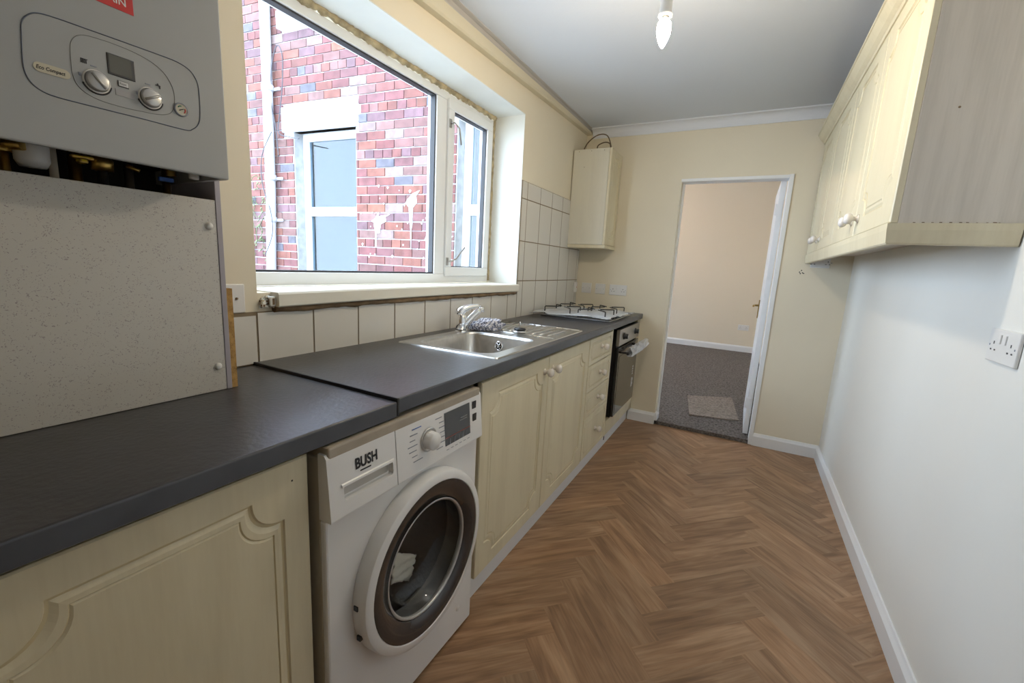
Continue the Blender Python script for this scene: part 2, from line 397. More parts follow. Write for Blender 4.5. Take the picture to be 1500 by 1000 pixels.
# cornice on the far wall and right wall
def cove(name, a, b, nrm, z1, h=.07, d=.06, m_=cornice_p):
    m = MB(); a, b, nrm = Vector(a), Vector(b), Vector(nrm)
    P = [(0, 0), (0, -h), (.008, -h)]+[(.008+(d-.016)*(1-math.cos(t*math.pi/12)), -h+(h-.01)*math.sin(t*math.pi/12)) for t in range(1, 7)]+[(d, -.008), (d, 0)]
    va = [m.bm.verts.new((a.x+nrm.x*p[0], a.y+nrm.y*p[0], z1+p[1])) for p in P]; vb = [m.bm.verts.new((b.x+nrm.x*p[0], b.y+nrm.y*p[0], z1+p[1])) for p in P]
    n = len(P)
    for i in range(n): m.bm.faces.new((va[i], va[(i+1) % n], vb[(i+1) % n], vb[i]))
    m.bm.faces.new(va[::-1]); m.bm.faces.new(vb)
    return struct(m.build(name, m_))
cove('trim_2', (.05, YF), (W, YF), (0, -1), H)
# boxing and coving along the left wall, dropping slightly towards the camera
m = MB()
for (xa, xb, za0, zb0, za1, zb1, mm) in ((0, .042, 2.262, 2.325, 2.325, 2.362, box_paint),):
    ps = [(-1.2, 2.175, 2.235), (1.5, 2.272, 2.334), (3.0, 2.318, 2.350), (YF, 2.332, 2.352)]
    rings = [[m.bm.verts.new(q) for q in ((0, y, z0), (.034, y, z0), (.042, y, z0+.008), (.042, y, z1), (0, y, z1))] for y, z0, z1 in ps]
    for A, B in zip(rings, rings[1:]):
        for i in range(5): m.bm.faces.new((A[i], A[(i+1) % 5], B[(i+1) % 5], B[i]))
    m.bm.faces.new(rings[0][::-1]); m.bm.faces.new(rings[-1])
struct(m.build('trim_3', box_paint))
m = MB(); ps = [(-1.2, 2.235), (1.5, 2.334), (3.0, 2.350), (YF, 2.352)]
rings = [[m.bm.verts.new(q) for q in ((.0, y, z1), (.036, y, z1), (.030, y, z1+(H-z1)*.4), (.040, y, z1+(H-z1)*.75), (.058, y, H-.004), (.058, y, H), (0, y, H))] for y, z1 in ps]
for A, B in zip(rings, rings[1:]):
    for i in range(7): m.bm.faces.new((A[i], A[(i+1) % 7], B[(i+1) % 7], B[i]))
m.bm.faces.new(rings[0][::-1]); m.bm.faces.new(rings[-1])
struct(m.build('trim_4', mat('grey_coving', (.50, .48, .46), .7)))

# --- kitchen window
FX0, FX1 = -.275, -.212
wy0, wy1, wz0, wz1 = WY0+.005, 2.487, 1.13, 2.137
m = MB(); fr = .05
m.box((FX0, wy0, wz0), (FX1, wy1, wz0+fr), upvc, .004); m.box((FX0, wy0, wz1-fr*.75), (FX1, wy1, wz1), upvc, .004)
m.box((FX0, wy1-.028, wz0+fr), (FX1, wy1, wz1-fr*.75), upvc, .004); m.box((FX0, wy0, wz0+fr), (FX1, wy0+fr, wz1-fr*.75), upvc, .004)
m.box((FX0, 1.925, wz0+fr), (FX1, 2.01, wz1-fr*.75), upvc, .004)
win = struct(m.build('window_1'))
# fixed pane gasket and glass
def ring(name, x0, x1, y0, y1, z0, z1, t, mt, parent, bev=0):
    m = MB(); m.box((x0, y0, z0), (x1, y1, z0+t), mt, bev); m.box((x0, y0, z1-t), (x1, y1, z1), mt, bev)
    m.box((x0, y0, z0+t), (x1, y0+t, z1-t), mt, bev); m.box((x0, y1-t, z0+t), (x1, y1, z1-t), mt, bev)
    return m.build(name, None, parent)
zb, zt = wz0+fr, wz1-fr*.75
ring('gasket', -.252, -.222, wy0+fr-.002, 1.927, zb-.002, zt+.002, .009, gasket, win)
bx('pane', (-.250, wy0+fr+.004, zb+.004), (-.244, 1.921, zt-.004), glass, win)
sash = ring('sash', -.262, -.200, 2.012, wy1-.026, zb-.012, zt+.012, .052, upvc, win, .004)
ring('gasket', -.240, -.212, 2.062, wy1-.076, zb+.038, zt-.038, .007, gasket, sash)
bx('pane', (-.236, 2.066, zb+.042), (-.230, wy1-.080, zt-.042), glass, sash)
for zc, ln, tip in ((1.985, -.10, .02), (1.25, .085, .085)):
    m = MB(); m.box((-.200, 2.012, zc-.022), (-.193, 2.030, zc+.022), steel_d, .002)
    m.tube([(-.19, 2.02, zc), (-.175, 2.035, zc+.004), (-.165, 2.06, zc+ln*.2), (-.165, 2.06+tip, zc+ln)], .0045, steel_d)
    m.build('stay', None, sash)
# yellow expanded filler round the frame
m = MB(); rnd = random.Random(5)
def crust(p0, p1, a, b, n=60):
    p0, p1 = Vector(p0), Vector(p1); pts = []; rs = []
    for i in range(n+1):
        t = i/n; pts.append(p0.lerp(p1, t)+Vector((rnd.uniform(-a, a)*.5, 0, rnd.uniform(-a, a)))); rs.append(b*rnd.uniform(.7, 1.25))
    m.tube(pts, rs, foam, 7)
crust((-.206, WY0+.02, 2.149), (-.206, WY1-.01, 2.151), .004, .015, 140)
crust((-.210, WY1-.012, 2.145), (-.212, WY1-.012, 1.14), .002, .008, 50)
struct(m.build('trim_5', foam))
# timber sill
m = MB(); n = 24; top = []; k = 0
def sill_sec(y):
    t = (y-.83)/1.67; bow = .012*math.sin(max(0, min(1, t))*math.pi)
    zt = 1.122+.006*math.sin(t*math.pi); x1 = .040-.010*t
    return [(-.212, y, 1.095), (-.212, y, 1.128), (x1-.006, y, zt+.006), (x1, y, zt), (x1, y, zt-.036), (x1-.004, y, zt-.040)]
ys = [.845+(2.492-.845)*i/n for i in range(n+1)]
rings = [[m.bm.verts.new(q) for q in sill_sec(y)] for y in ys]
for A, B in zip(rings, rings[1:]):
    for i in range(6): m.bm.faces.new((A[i], A[(i+1) % 6], B[(i+1) % 6], B[i]))
m.bm.faces.new(rings[0][::-1]); m.bm.faces.new(rings[-1])
sill = struct(m.build('trim_6', mat('cream_sill_paint', (.74, .72, .64), .45)))
m = MB(); m.box((-.212, .80, 1.09), (-.004, .846, 1.124), reveal_paint, .004); m.box((-.01, .826, 1.084), (.026, .8455, 1.116), wood_d, .006)
rn = random.Random(11)
for i in range(60):
    c = Vector((rn.uniform(-.01, .018), rn.uniform(.806, .846), rn.uniform(1.082, 1.116))); s_ = rn.uniform(.002, .0055)
    m.box(c-Vector((s_, s_, s_)), c+Vector((s_, s_, s_)), rn.choice([wood_d, reveal_paint, foam, reveal_paint]), s_*.35)
m.build('broken_end', None, sill)
# brown rough strip beneath the sill
m = MB(); pts = []; 
for i in range(60): pts.append((.012, .845+1.62*i/59, 1.076+rn.uniform(-.002, .002)))
m.tube(pts, [rn.uniform(.011, .015) for _ in pts], wood_d, 7)
struct(m.build('trim_7', mat('raw_timber', (.34, .25, .15), .85, bump=(40, .5), var=(20, .5))))

# --- tiles
def tiles():
    m = MB(); th = .008
    def tile(y0, y1, z0, z1):
        g = .0017
        if y1-y0 < .01 or z1-z0 < .01: return
        m.box((.002, y0+g, z0+g), (th, y1-g, z1-g), tile_w, .0014, 1)
    m.box((.0002, .625, .905), (.0055, 2.515, 1.068), grout); m.box((.0002, 2.505, .905), (.0055, YF-.001, 1.776), grout)
    ys = [.6, .791]+[.791+.199*k for k in range(1, 9)]
    for a, b in zip(ys, ys[1:]): tile(max(a, .63), b, .905, 1.068 if a > .7 else 1.060)
    tile(ys[-1], 2.506, .905, 1.068)
    cy = [2.507, 2.58]+[2.58+.2*k for k in range(1, 6)]+[YF-.002]
    rz = [.905, 1.150, 1.405, 1.668, 1.776]
    for a, b in zip(cy, cy[1:]):
        for c, d in zip(rz, rz[1:]): tile(a, b, c, d)
    o = m.build('splashback_tiles')
    return tag(o, 'row of glazed cream wall tiles above the worktop, stepping up beside the window', 'tiles')
tiles()
# ================================================================== DOOR / LIVING ROOM
LZ = .03
MW = .09
def wy(x): return 3.6+MW*x         # outer face of the brick wall
# door lining
m = MB()
m.box((D1-.024, YF-.004, .0), (D1, YF+.104, DZ), white_paint, .002); m.box((D0, YF-.002, DZ-.018), (D1-.024, YF+.104, DZ), white_paint, .002)
m.box((D1-.024, YF-.012, 0), (D1+.004, YF-.001, DZ+.006), white_paint, .002)
m.box((D0-.002, YF-.006, DZ-.014), (D1-.02, YF-.0005, DZ+.004), white_paint, .001)
m.box((D0, YF+.07, .0), (D0+.014, YF+.104, DZ-.018), white_paint, .001)
struct(m.build('trim_8'))
door = bpy.data.objects.new('door_1', None); COL.objects.link(door); door.location = (1.466, 3.735, LZ+.008); door['kind'] = 'structure'
m = MB(); m.box((1.440, 3.738, LZ+.01), (1.476, 4.46, 1.945), white_paint, .002)
for z0, z1 in ((.22, .85), (1.02, 1.82)):
    for y0, y1 in ((3.84, 4.06), (4.14, 4.36)): m.box((1.4392, y0, z0), (1.4410, y1, z1), white_paint)
m.build('leaf', None, door)
m = MB(); m.box((1.431, 4.385, .90), (1.4405, 4.420, 1.06), brass_pt, .002)
m.lathe([(0, 0), (.009, 0), (.008, .035), (0, .036)], (1.433, 4.402, 1.01), (-1, 0, 0), brass_pt, 16)
m.tube([(1.398, 4.402, 1.01), (1.396, 4.385, 1.012), (1.394, 4.33, 1.004), (1.393, 4.30, 1.008)], [.008, .008, .006, .008], brass_pt, 12)
m.build('door_handle', None, door)
for z in (.25, 1.70):
    bx('hinge', (1.428, 3.732, z), (1.470, 3.739, z+.08), white_paint, door)
# living room shell
lw = []
LP = [(-4.4, wy(-4.4)+.255), (-.35, wy(-.35)+.255), (-.35, YF+.02), (1.9, YF+.02), (1.9, 8.2), (-4.4, 8.2)]
struct(MB().prism([(D0, YF), (D1, YF), (D1, YF+.1), (1.9, YF+.1), (1.9, 8.2), (-4.4, 8.2), (-4.4, wy(-4.4)+.255), (-.35, wy(-.35)+.255), (-.35, YF+.1), (D0, YF+.1)], 'z', -.15, LZ, carpet).build('floor'))
struct(MB().prism([(1.9, YF+.1), (1.9, 8.2), (-4.4, 8.2), (-4.4, wy(-4.4)+.255), (-.35, wy(-.35)+.255), (-.35, YF+.1)], 'z', 2.74, 2.86, ceil_paint).build('ceiling'))
struct(bx('wall_living_far', (-4.4, 8.0, LZ), (1.9, 8.12, 2.74), living_p))
struct(bx('wall_living_right', (1.62, YF+.1, LZ), (1.75, 8.0, 2.74), living_p))
m = MB(); m.box((-4.5, 3.2+.255, -.15), (-4.4, 4.5, 2.74), living_p); m.box((-4.5, 7.4, -.15), (-4.4, 8.1, 2.74), living_p); m.box((-4.5, 4.5, -.15), (-4.4, 7.4, .45), living_p); m.box((-4.5, 4.5, 2.3), (-4.4, 7.4, 2.74), living_p)
struct(m.build('wall_living_left'))
w5 = ring('window_5', -4.48, -4.42, 4.5, 7.4, .45, 2.3, .06, upvc, None); struct(w5); bx('pane', (-4.452, 4.555, .505), (-4.448, 7.345, 2.245), glass, w5)  # out-of-view window, added so daylight reaches the living room
t = thing('pendant_light', 'unseen warm bulb added to light the living room beyond the doorway', 'light', (-.5, 6.2, 2.74))  # unseen lamp, added so warm light falls on the living room walls
m = MB(); m.tube([(-.5, 6.2, 2.74), (-.5, 6.2, 2.42)], .004, plast_w, 8); m.build('flex', None, t)
m = MB(); m.lathe([(.018, .05), (.02, 0)], (-.5, 6.2, 2.38), (0, 0, 1), plast_w, 16); m.build('lampholder', None, t)
m = MB(); m.lathe([(.012, 0), (.03, -.03), (.032, -.05), (.022, -.075), (0, -.085)], (-.5, 6.2, 2.385), (0, 0, 1), mat('added_warm_bulb', (1, 1, 1), .3, emit=((1, .68, .40), 260)), 20); m.build('bulb', None, t)
skirting('baseboard_living', [(1.62, 8.0), (-4.4, 8.0)], .10).location.z += LZ
# carpet offcut
m = MB()
P = [(.935, 4.58), (1.333, 4.80), (1.408, 4.06), (1.022, 3.95)]
m.prism([(p[0], p[1]) for p in P], 'z', LZ+.001, LZ+.012, carpet_mat)
o = m.build('carpet_offcut'); tag(o, 'beige square of carpet lying on the dark carpet just past the doorway', 'mat')
# ================================================================== OUTSIDE
bx('yard_ground', (-9, -6, -.3), (-.3, 3.6, -.15), concrete)['kind'] = 'structure'
OPEN = [(-3.32, -2.42, .85, 2.565), (-3.30, -2.35, 3.76, 5.2), (-1.225, -.36, .85, 2.58)]
BLOCK = [(-3.46, -2.385, 2.565, 2.82, 'lintel'), (-3.44, -2.25, 3.59, 3.76, 'sill'), (-1.34, -.31, 2.58, 2.80, 'lintel')]
m = MB(); m.mi(mortar); m.mi(brick_m)
cl = m.bm.loops.layers.float_color.new('tint')
def slab(x0, x1, z0, z1, mt=mortar, d0=.006, d1=.26, lift=0):
    k = m.mi(mt); v = [m.bm.verts.new((x, wy(x)+d, z)) for x, d in ((x0, d0), (x1, d0), (x1, d1), (x0, d1)) for z in (z0, z1)]
    fs = [(0, 1, 3, 2), (2, 3, 5, 4), (4, 5, 7, 6), (6, 7, 1, 0), (0, 2, 4, 6), (1, 7, 5, 3)]
    out = []
    for f in fs:
        q = m.bm.faces.new([v[i] for i in f]); q.material_index = k; out.append(q)
    return out
X0, X1, Z0, Z1 = -6.2, -.30, -.15, 5.0
xs = sorted(set([X0, X1]+[o[0] for o in OPEN]+[o[1] for o in OPEN])); zs = sorted(set([Z0, Z1]+[o[2] for o in OPEN]+[min(o[3], Z1) for o in OPEN]))
for a, b in zip(xs, xs[1:]):
    for c, d in zip(zs, zs[1:]):
        cx, cz = (a+b)/2, (c+d)/2
        if not any(o[0] < cx < o[1] and o[2] < cz < o[3] for o in OPEN): slab(a, b, c, d)
rb = random.Random(21)
BR = [tuple(c*.8 for c in q) for q in [(.165, .062, .056), (.15, .056, .058), (.18, .066, .055), (.14, .060, .065), (.16, .078, .075), (.18, .068, .052), (.135, .075, .088), (.185, .10, .095), (.15, .053, .052)]]
ch = .0885; bl = .228
avoid = [(o[0], o[1], o[2], o[3]) for o in OPEN]+[b[:4] for b in BLOCK]
row = 0; z = Z0
while z < 4.6:
    header = row % 5 == 2; L_ = bl/2 if header else bl; x = -4.9 - (L_/2 if row % 2 else 0) + (.03 if header else 0)
    while x < X1-.01:
        xa, xb = x+.005, x+L_-.005; za, zb2 = z+.005, z+ch-.006; x += L_
        segs = [(xa, min(xb, X1-.002))]
        for (o0, o1, o2, o3) in avoid:
            if zb2 > o2+.004 and za < o3-.004:
                ns = []
                for p, q in segs:
                    if q <= o0 or p >= o1: ns.append((p, q))
                    else:
                        if p < o0: ns.append((p, o0-.001))
                        if q > o1: ns.append((o1+.001, q))
                segs = ns
        col = rb.choice(BR); r_ = rb.random()
        if r_ < .04: col = (.085, .08, .10)
        elif r_ < .05: col = (.17, .066, .045)
        elif r_ < .08: col = (.17, .12, .115)
        j = rb.uniform(.85, 1.15); col = tuple(c*j for c in col)
        for p, q in segs:
            if q-p < .02: continue
            d = rb.uniform(0, .004); jz = rb.uniform(-.002, .002)
            for f in slab(p, q, za+jz, zb2+jz, brick_m, -.004-d, .01):
                for lp in f.loops: lp[cl] = (*col, 1)
    z += ch; row += 1
brickw = m.build('brick_wall'); tag(brickw, 'red brick house wall with pale mortar seen through the kitchen window', 'wall', kind='structure')
def wbox(mb, x0, x1, d0, d1, z0, z1, mt, bev=0):
    r = bmesh.ops.create_cube(mb.bm, size=1); vs = r['verts']; k = mb.mi(mt)
    for v in vs:
        x = x0 if v.co.x < 0 else x1; d = d0 if v.co.y < 0 else d1; zz = z0 if v.co.z < 0 else z1
        v.co = Vector((x, wy(x)+d, zz))
    for f in set(f for v in vs for f in v.link_faces): f.material_index = k
    if bev: bmesh.ops.bevel(mb.bm, geom=list(set(e for v in vs for e in v.link_edges)), offset=bev, segments=2, affect='EDGES')
for (a, b, c, d, k), lab in zip(BLOCK, ('white painted stone lintel over the taller dark glazed window in the brick wall', 'white stone sill of the upstairs window high on the brick wall', 'white painted lintel over the brick wall window nearest the kitchen')):
    mb = MB(); wbox(mb, a, b, -.025 if k == 'lintel' else -.06, .09, c, d, sill_w, .004)
    tag(mb.build('window_'+k), lab, k)
def outer_window(name, x0, x1, z0, z1, zt, nx, lab):
    # stone reveal, timber frame, glass
    w_ = struct(bpy.data.objects.new(name, None)); COL.objects.link(w_); w_.location = (x0, wy(x0), z0)
    mb = MB(); wbox(mb, x0, x0+.012, .004, .26, z0, z1, stone); wbox(mb, x1-.012, x1, .004, .26, z0, z1, stone); mb.build('stone_reveal', None, w_)
    mb = MB(); a, b = x0+.012, x1-.012; t = .075; D0_, D1_ = .11, .17
    for q in ((a, a+t, z0, z1), (b-t, b, z0, z1), (a+t, b-t, z1-t, z1), (a+t, b-t, z0, z0+t), (a+t, b-t, zt, zt+.10)): wbox(mb, q[0], q[1], D0_, D1_, q[2], q[3], outer_w, .004)
    for i in range(1, nx):
        xm = a+(b-a)*i/nx; wbox(mb, xm-.04, xm+.04, D0_, D1_, z0+t, zt, outer_w, .004); wbox(mb, xm-.04, xm+.04, D0_, D1_, zt+.10, z1-t, outer_w, .004)
    mb.build('window_frame', None, w_)
    mb = MB(); wbox(mb, a+t*.8, b-t*.8, .135, .141, z0+t*.8, z1-t*.8, glass_out); mb.build('pane', None, w_)
    mb = MB(); wbox(mb, a+.01, b-.01, .215, .219, z0+.01, z1-.01, blind_m); mb.build('blind', None, w_)
outer_window('window_2', -3.32, -2.42, .85, 2.565, 1.68, 1, '')
outer_window('window_3', -3.30, -2.35, 3.76, 5.2, 4.6, 1, '')
outer_window('window_4', -1.225, -.36, .85, 2.58, 1.70, 2, '')
# downpipe
pp = thing('downpipe', 'white drainpipe running down the brick wall', 'drainpipe', (-3.62, wy(-3.62)-.06, -.15))
P0 = (-3.61, wy(-3.61)-.065); 
m = MB(); m.tube([(-3.59, P0[1], 4.6), (-3.60, P0[1], 3.0), (-3.62, P0[1], 1.9), (-3.68, P0[1], .9), (-3.72, P0[1], -.15)], .052, pipe_w, 20); m.build('pipe', None, pp)
for z, xx in ((3.02, -3.60), (2.08, -3.615), (1.62, -3.64)):
    m = MB(); m.lathe([(.054, -.03), (.062, -.03), (.062, .03), (.054, .03)], (xx, P0[1], z), (0, 0, 1), pipe_w, 20); m.box((xx-.02, P0[1]+.04, z-.02), (xx+.14, P0[1]+.062, z+.01), pipe_w, .004); m.build('pipe_clip', None, pp)
m = MB(); yy = P0[1]+.01
loop = [(-3.47, yy, 2.3), (-3.50, yy, 2.6), (-3.56, yy, 2.9), (-3.52, yy, 3.25), (-3.42, yy, 3.42), (-3.34, yy, 3.3), (-3.36, yy, 3.0), (-3.42, yy, 2.75), (-3.45, yy, 2.55), (-3.30, yy+.03, 2.50), (-3.15, yy+.03, 2.47)]
def spline(pts, n=6):
    out = []; P = [Vector(p) for p in pts]; P = [P[0]]+P+[P[-1]]
    for i in range(1, len(P)-2):
        for k in range(n):
            t = k/n; a, b, c, d = P[i-1], P[i], P[i+1], P[i+2]
            out.append(.5*((2*b)+(c-a)*t+(2*a-5*b+4*c-d)*t*t+(3*b-a-3*c+d)*t**3))
    out.append(P[-2]); return out
m.tube(spline(loop), .006, cable_bk, 6)
m.tube(spline([(-3.50, yy-.05, 2.55), (-3.63, yy-.09, 2.3), (-3.66, yy-.08, 2.0), (-3.58, yy-.05, 1.7), (-3.52, yy-.08, 1.45), (-3.66, yy-.09, 1.2)]), .005, cable_bk, 6)
tag(m.build('outdoor_cable'), 'thin dark cable looping beside the white drainpipe on the brick wall', 'cable')
# bare climbing stems on the left of the wall
m = MB(); rn = random.Random(9)
for i in range(26):
    x = rn.uniform(-4.05, -3.8); z = rn.uniform(1.2, 2.1); pts = [Vector((x, wy(x)-.02, z))]
    for k in range(6): pts.append(pts[-1]+Vector((rn.uniform(-.05, .06), rn.uniform(-.02, .005), rn.uniform(-.06, .04))))
    m.tube(pts, .004, ivy, 5)
    for k in range(3):
        c = pts[rn.randrange(6)]; s_ = .015; m.quad([c+Vector((-s_, -.01, 0)), c+Vector((0, -.02, -s_)), c+Vector((s_, -.01, 0)), c+Vector((0, -.005, s_))], ivy)
tag(m.build('climbing_plant', recalc=False), 'straggly climbing stems on the brick wall left of the drainpipe', 'plant', kind='stuff')
# paint splashes
def blob(mb, cx, cz, pts):
    vs = [mb.bm.verts.new((cx+p[0], wy(cx+p[0])-.0125, cz+p[1])) for p in pts]; mb.bm.faces.new(vs)
    vs2 = [mb.bm.verts.new((cx+p[0], wy(cx+p[0])+.004, cz+p[1])) for p in pts]; n = len(vs)
    for i in range(n): mb.bm.faces.new((vs[i], vs2[i], vs2[(i+1) % n], vs[(i+1) % n]))
m = MB(); rn = random.Random(4)
def drip(cx, cz, h, wd):
    blob(m, cx, cz, [(-wd*.5, 0), (-wd*.2, -h*.2), (-wd*.1, -h), (wd*.02, -h), (wd*.1, -h*.25), (wd*.45, 0), (wd*.4, h*.35), (wd*.7, h*.6), (wd*.1, h*.45), (-wd*.3, h*.2)])
drip(-1.72, 1.80, .20, .14); drip(-2.12, 1.62, .12, .20); drip(-2.16, 1.58, .22, .06); drip(-1.52, 1.45, .12, .07); drip(-1.72, 1.6, .25, .03); drip(-1.20-.1, 1.42, .12, .10)
for i in range(30):
    x, z = rn.uniform(-2.4, -1.45), rn.uniform(1.2, 2.0); s_ = rn.uniform(.004, .013); blob(m, x, z, [(-s_, 0), (0, -s_*1.6), (s_, 0), (0, s_)])
m.build('paint_splash', splash, brickw)
# ================================================================== KITCHEN UNITS
def panel_outline(y0, y1, z0, z1, ins, rc, na=8):
    """concave-cornered outline, same number of points for any inset"""
    a, b, c, d = y0+ins, y1-ins, z0+ins, z1-ins; pts = []
    # corners in order: (a,c) (b,c) (b,d) (a,d); arc centre on the corner, swept concave
    for (cx, cz, sx, sz) in ((a, c, 1, 1), (b, c, -1, 1), (b, d, -1, -1), (a, d, 1, -1)):
        arc = []
        for i in range(na+1):
            t = i/na*math.pi/2
            arc.append((cx+sx*rc*math.sin(t), cz+sz*rc*math.cos(t)))
        # arc runs from (cx, cz+rc) to (cx+rc, cz)
        step = .006
        arc = [(cx, cz+sz*(rc+step)), (cx+sx*step, cz+sz*(rc+step))]+[(p[0]+sx*step, p[1]+sz*step) for p in arc]+[(cx+sx*(rc+step), cz+sz*step), (cx+sx*(rc+step), cz)]
        if sx*sz < 0: arc = arc[::-1]
        pts += arc
    return pts
def rect_outline(y0, y1, z0, z1, na=8):
    pts = []; k = na+5; r = .03
    for (cx, cz, sx, sz) in ((y0, z0, 1, 1), (y1, z0, -1, 1), (y1, z1, -1, -1), (y0, z1, 1, -1)):
        arc = []
        for i in range(k):
            t = i/(k-1)
            if t < .5: arc.append((cx, cz+sz*r*(1-2*t)))
            else: arc.append((cx+sx*r*(2*t-1), cz))
        if sx*sz < 0: arc = arc[::-1]
        pts += arc
    return pts
def panel_door(name, parent, xf, y0, y1, z0, z1, th=.018, margin=.055, rc=.055, sgn=1, m_=cab_cream, g=1.0):
    """slab in the yz plane, face at x=xf looking along sgn*x, with a routed double line"""
    mb = MB(); mb.mi(m_); kg = mb.mi(cab_groove)
    def loop(pts, dx): return [mb.bm.verts.new((xf-sgn*dx, p[0], p[1])) for p in pts]
    seq = [(rect_outline(y0, y1, z0, z1), th, 0), (rect_outline(y0, y1, z0, z1), .003, 0), (rect_outline(y0+.003, y1-.003, z0+.003, z1-.003), 0, 0),
           (panel_outline(y0, y1, z0, z1, margin, rc), 0, 0), (panel_outline(y0, y1, z0, z1, margin+.002*g, rc), .004, 0), (panel_outline(y0, y1, z0, z1, margin+.006*g, rc), .0045, 1),
           (panel_outline(y0, y1, z0, z1, margin+.014*g, rc), .001, 0), (panel_outline(y0, y1, z0, z1, margin+.022*g, rc), .0005, 0),
           (panel_outline(y0, y1, z0, z1, margin+.024*g, rc), .003, 1), (panel_outline(y0, y1, z0, z1, margin+.027*g, rc), .0005, 0)]
    L = [loop(p, d) for p, d, g in seq]; n = len(L[0])
    for i, (A, B) in enumerate(zip(L, L[1:])):
        for j in range(n):
            f = mb.bm.faces.new((A[j], A[(j+1) % n], B[(j+1) % n], B[j]))
            f.material_index = kg if seq[i+1][2] and i in (4, 7) else 0
    mb.bm.faces.new(L[-1]); mb.bm.faces.new(L[0][::-1])
    bmesh.ops.remove_doubles(mb.bm, verts=mb.bm.verts, dist=.00005)
    return mb.build(name, None, parent)
def knob(parent, x, y, z, sgn=1, r=.0200):
    mb = MB(); mb.lathe([(0, 0), (r*.75, 0), (r*.75, .003), (r*.42, .008), (r*.40, .016), (r*.8, .021), (r, .029), (r*.97, .036), (r*.75, .042), (r*.35, .045), (0, .0455)], (x, y, z), (sgn, 0, 0), knob_w, 20)
    return mb.build('knob', None, parent)
DX = .578       # door face
def carcass(parent, y0, y1, z0, z1, x1=DX-.019, x0=.02, m_=cab_cream): return bx('carcass', (x0, y0, z0), (x1, y1, z1), m_, parent)
# near base cabinet
t = thing('base_cabinet', 'cream base cabinet with one handleless panel door left of the washing machine', 'cabinet', (.3, .29, 0), None)
carcass(t, .03, .542, .0985, .862); panel_door('door', t, DX, .035, .538, .10, .850)
bx('screw_hole', (DX-.002, .500, .806), (DX+.0004, .5035, .8095), dark_void, t)
bx('plinth', (.535, .03, .0), (.553, .542, .084), plinth_w, t)
t = thing('sink_cabinet', 'wide cream double-door cabinet under the sink with two white knobs', 'cabinet', (.3, 1.78, 0))
m = MB(); m.box((.02, 1.203, .0985), (DX-.019, 2.355, .70), cab_cream); m.box((.02, 1.203, .70), (.04, 2.355, .862), cab_cream); m.box((DX-.035, 1.203, .70), (DX-.019, 2.355, .862), cab_cream); m.box((.02, 1.203, .70), (DX-.019, 1.219, .862), cab_cream); m.box((.02, 2.339, .70), (DX-.019, 2.355, .862), cab_cream)
m.build('carcass', None, t)
d = panel_door('door', t, DX, 1.206, 1.772, .10, .852); knob(d, DX, 1.728, .790)
d = panel_door('door', t, DX, 1.777, 2.350, .10, .852); knob(d, DX, 1.822, .790)
t = thing('drawer_cabinet', 'narrow cream cabinet with four stacked drawers beside the oven', 'cabinet', (.3, 2.6, 0)); carcass(t, 2.358, 2.835, .0985, .862)
for a, b in ((.695, .852), (.530, .690), (.372, .525), (.105, .367)):
    d = panel_door('drawer', t, DX, 2.362, 2.832, a, b, margin=.024, rc=.014, g=.5); knob(d, DX, 2.60, (a+b)/2+.01)
# oven housing + oven
t = thing('oven_housing', 'cream housing around the built-in oven against the far wall', 'cabinet', (.3, 3.2, 0))
m = MB(); m.box((.02, 2.838, .0985), (DX-.004, 2.856, .862), cab_cream); m.box((.02, 3.56, .0985), (DX, YF-.003, .862), cab_cream); m.box((.02, 2.856, .0985), (DX-.004, 3.56, .110), cab_cream)
m.box((.02, 2.856, .105), (.03, 3.56, .862), cab_cream); m.box((DX-.02, 2.856, .105), (DX, 3.56, .208), cab_cream); m.build('carcass', None, t)
t = thing('built_in_oven', 'black glass built-in oven with steel control fascia under the hob', 'oven', (.35, 3.24, .21))
O0, O1 = 2.93, 3.53
bx('oven_body', (.05, O0+.02, .212), (DX-.002, O1-.02, .85), black_pl, t)
m = MB(); m.box((DX, O0, .735), (.602, O1, .850), steel_d, .003); m.build('control_fascia', None, t)
for y in (O0+.12, O0+.46):
    m = MB(); m.lathe([(0, 0), (.024, 0), (.024, .004), (.0185, .006), (.0175, .026), (.014, .029), (0, .029)], (.602, y, .795), (1, 0, 0), black_pl, 28); m.lathe([(.012, .0295), (0, .030)], (.602, y, .795), (1, 0, 0), silver, 20)
    m.build('control_knob', None, t)
d = MB().box((DX, O0, .225), (.603, O1, .722), black_gl, .003).build('oven_door', None, t)
bx('glass_panel', (.603, O0+.03, .245), (.6045, O1-.03, .66), black_gl, d)
m = MB(); m.box((.645, O0+.05, .672), (.662, O1-.05, .694), black_pl, .006); m.box((.600, O0+.07, .676), (.65, O0+.10, .690), black_pl, .003); m.box((.600, O1-.10, .676), (.65, O1-.07, .690), black_pl, .003)
m.build('door_handle', None, d)
m = MB()
for i in range(7): m.box((.6046, O1-.12, .34+i*.011), (.6052, O1-.075+(.008 if i % 3 else -.006), .347+i*.011), plast_w)
m.build('sticker', None, d); m = MB()
for i in range(4): m.box((.6046, O1-.115, .44+i*.02), (.6052, O1-.085, .452+i*.02), plast_w)
m.build('sticker', None, d)
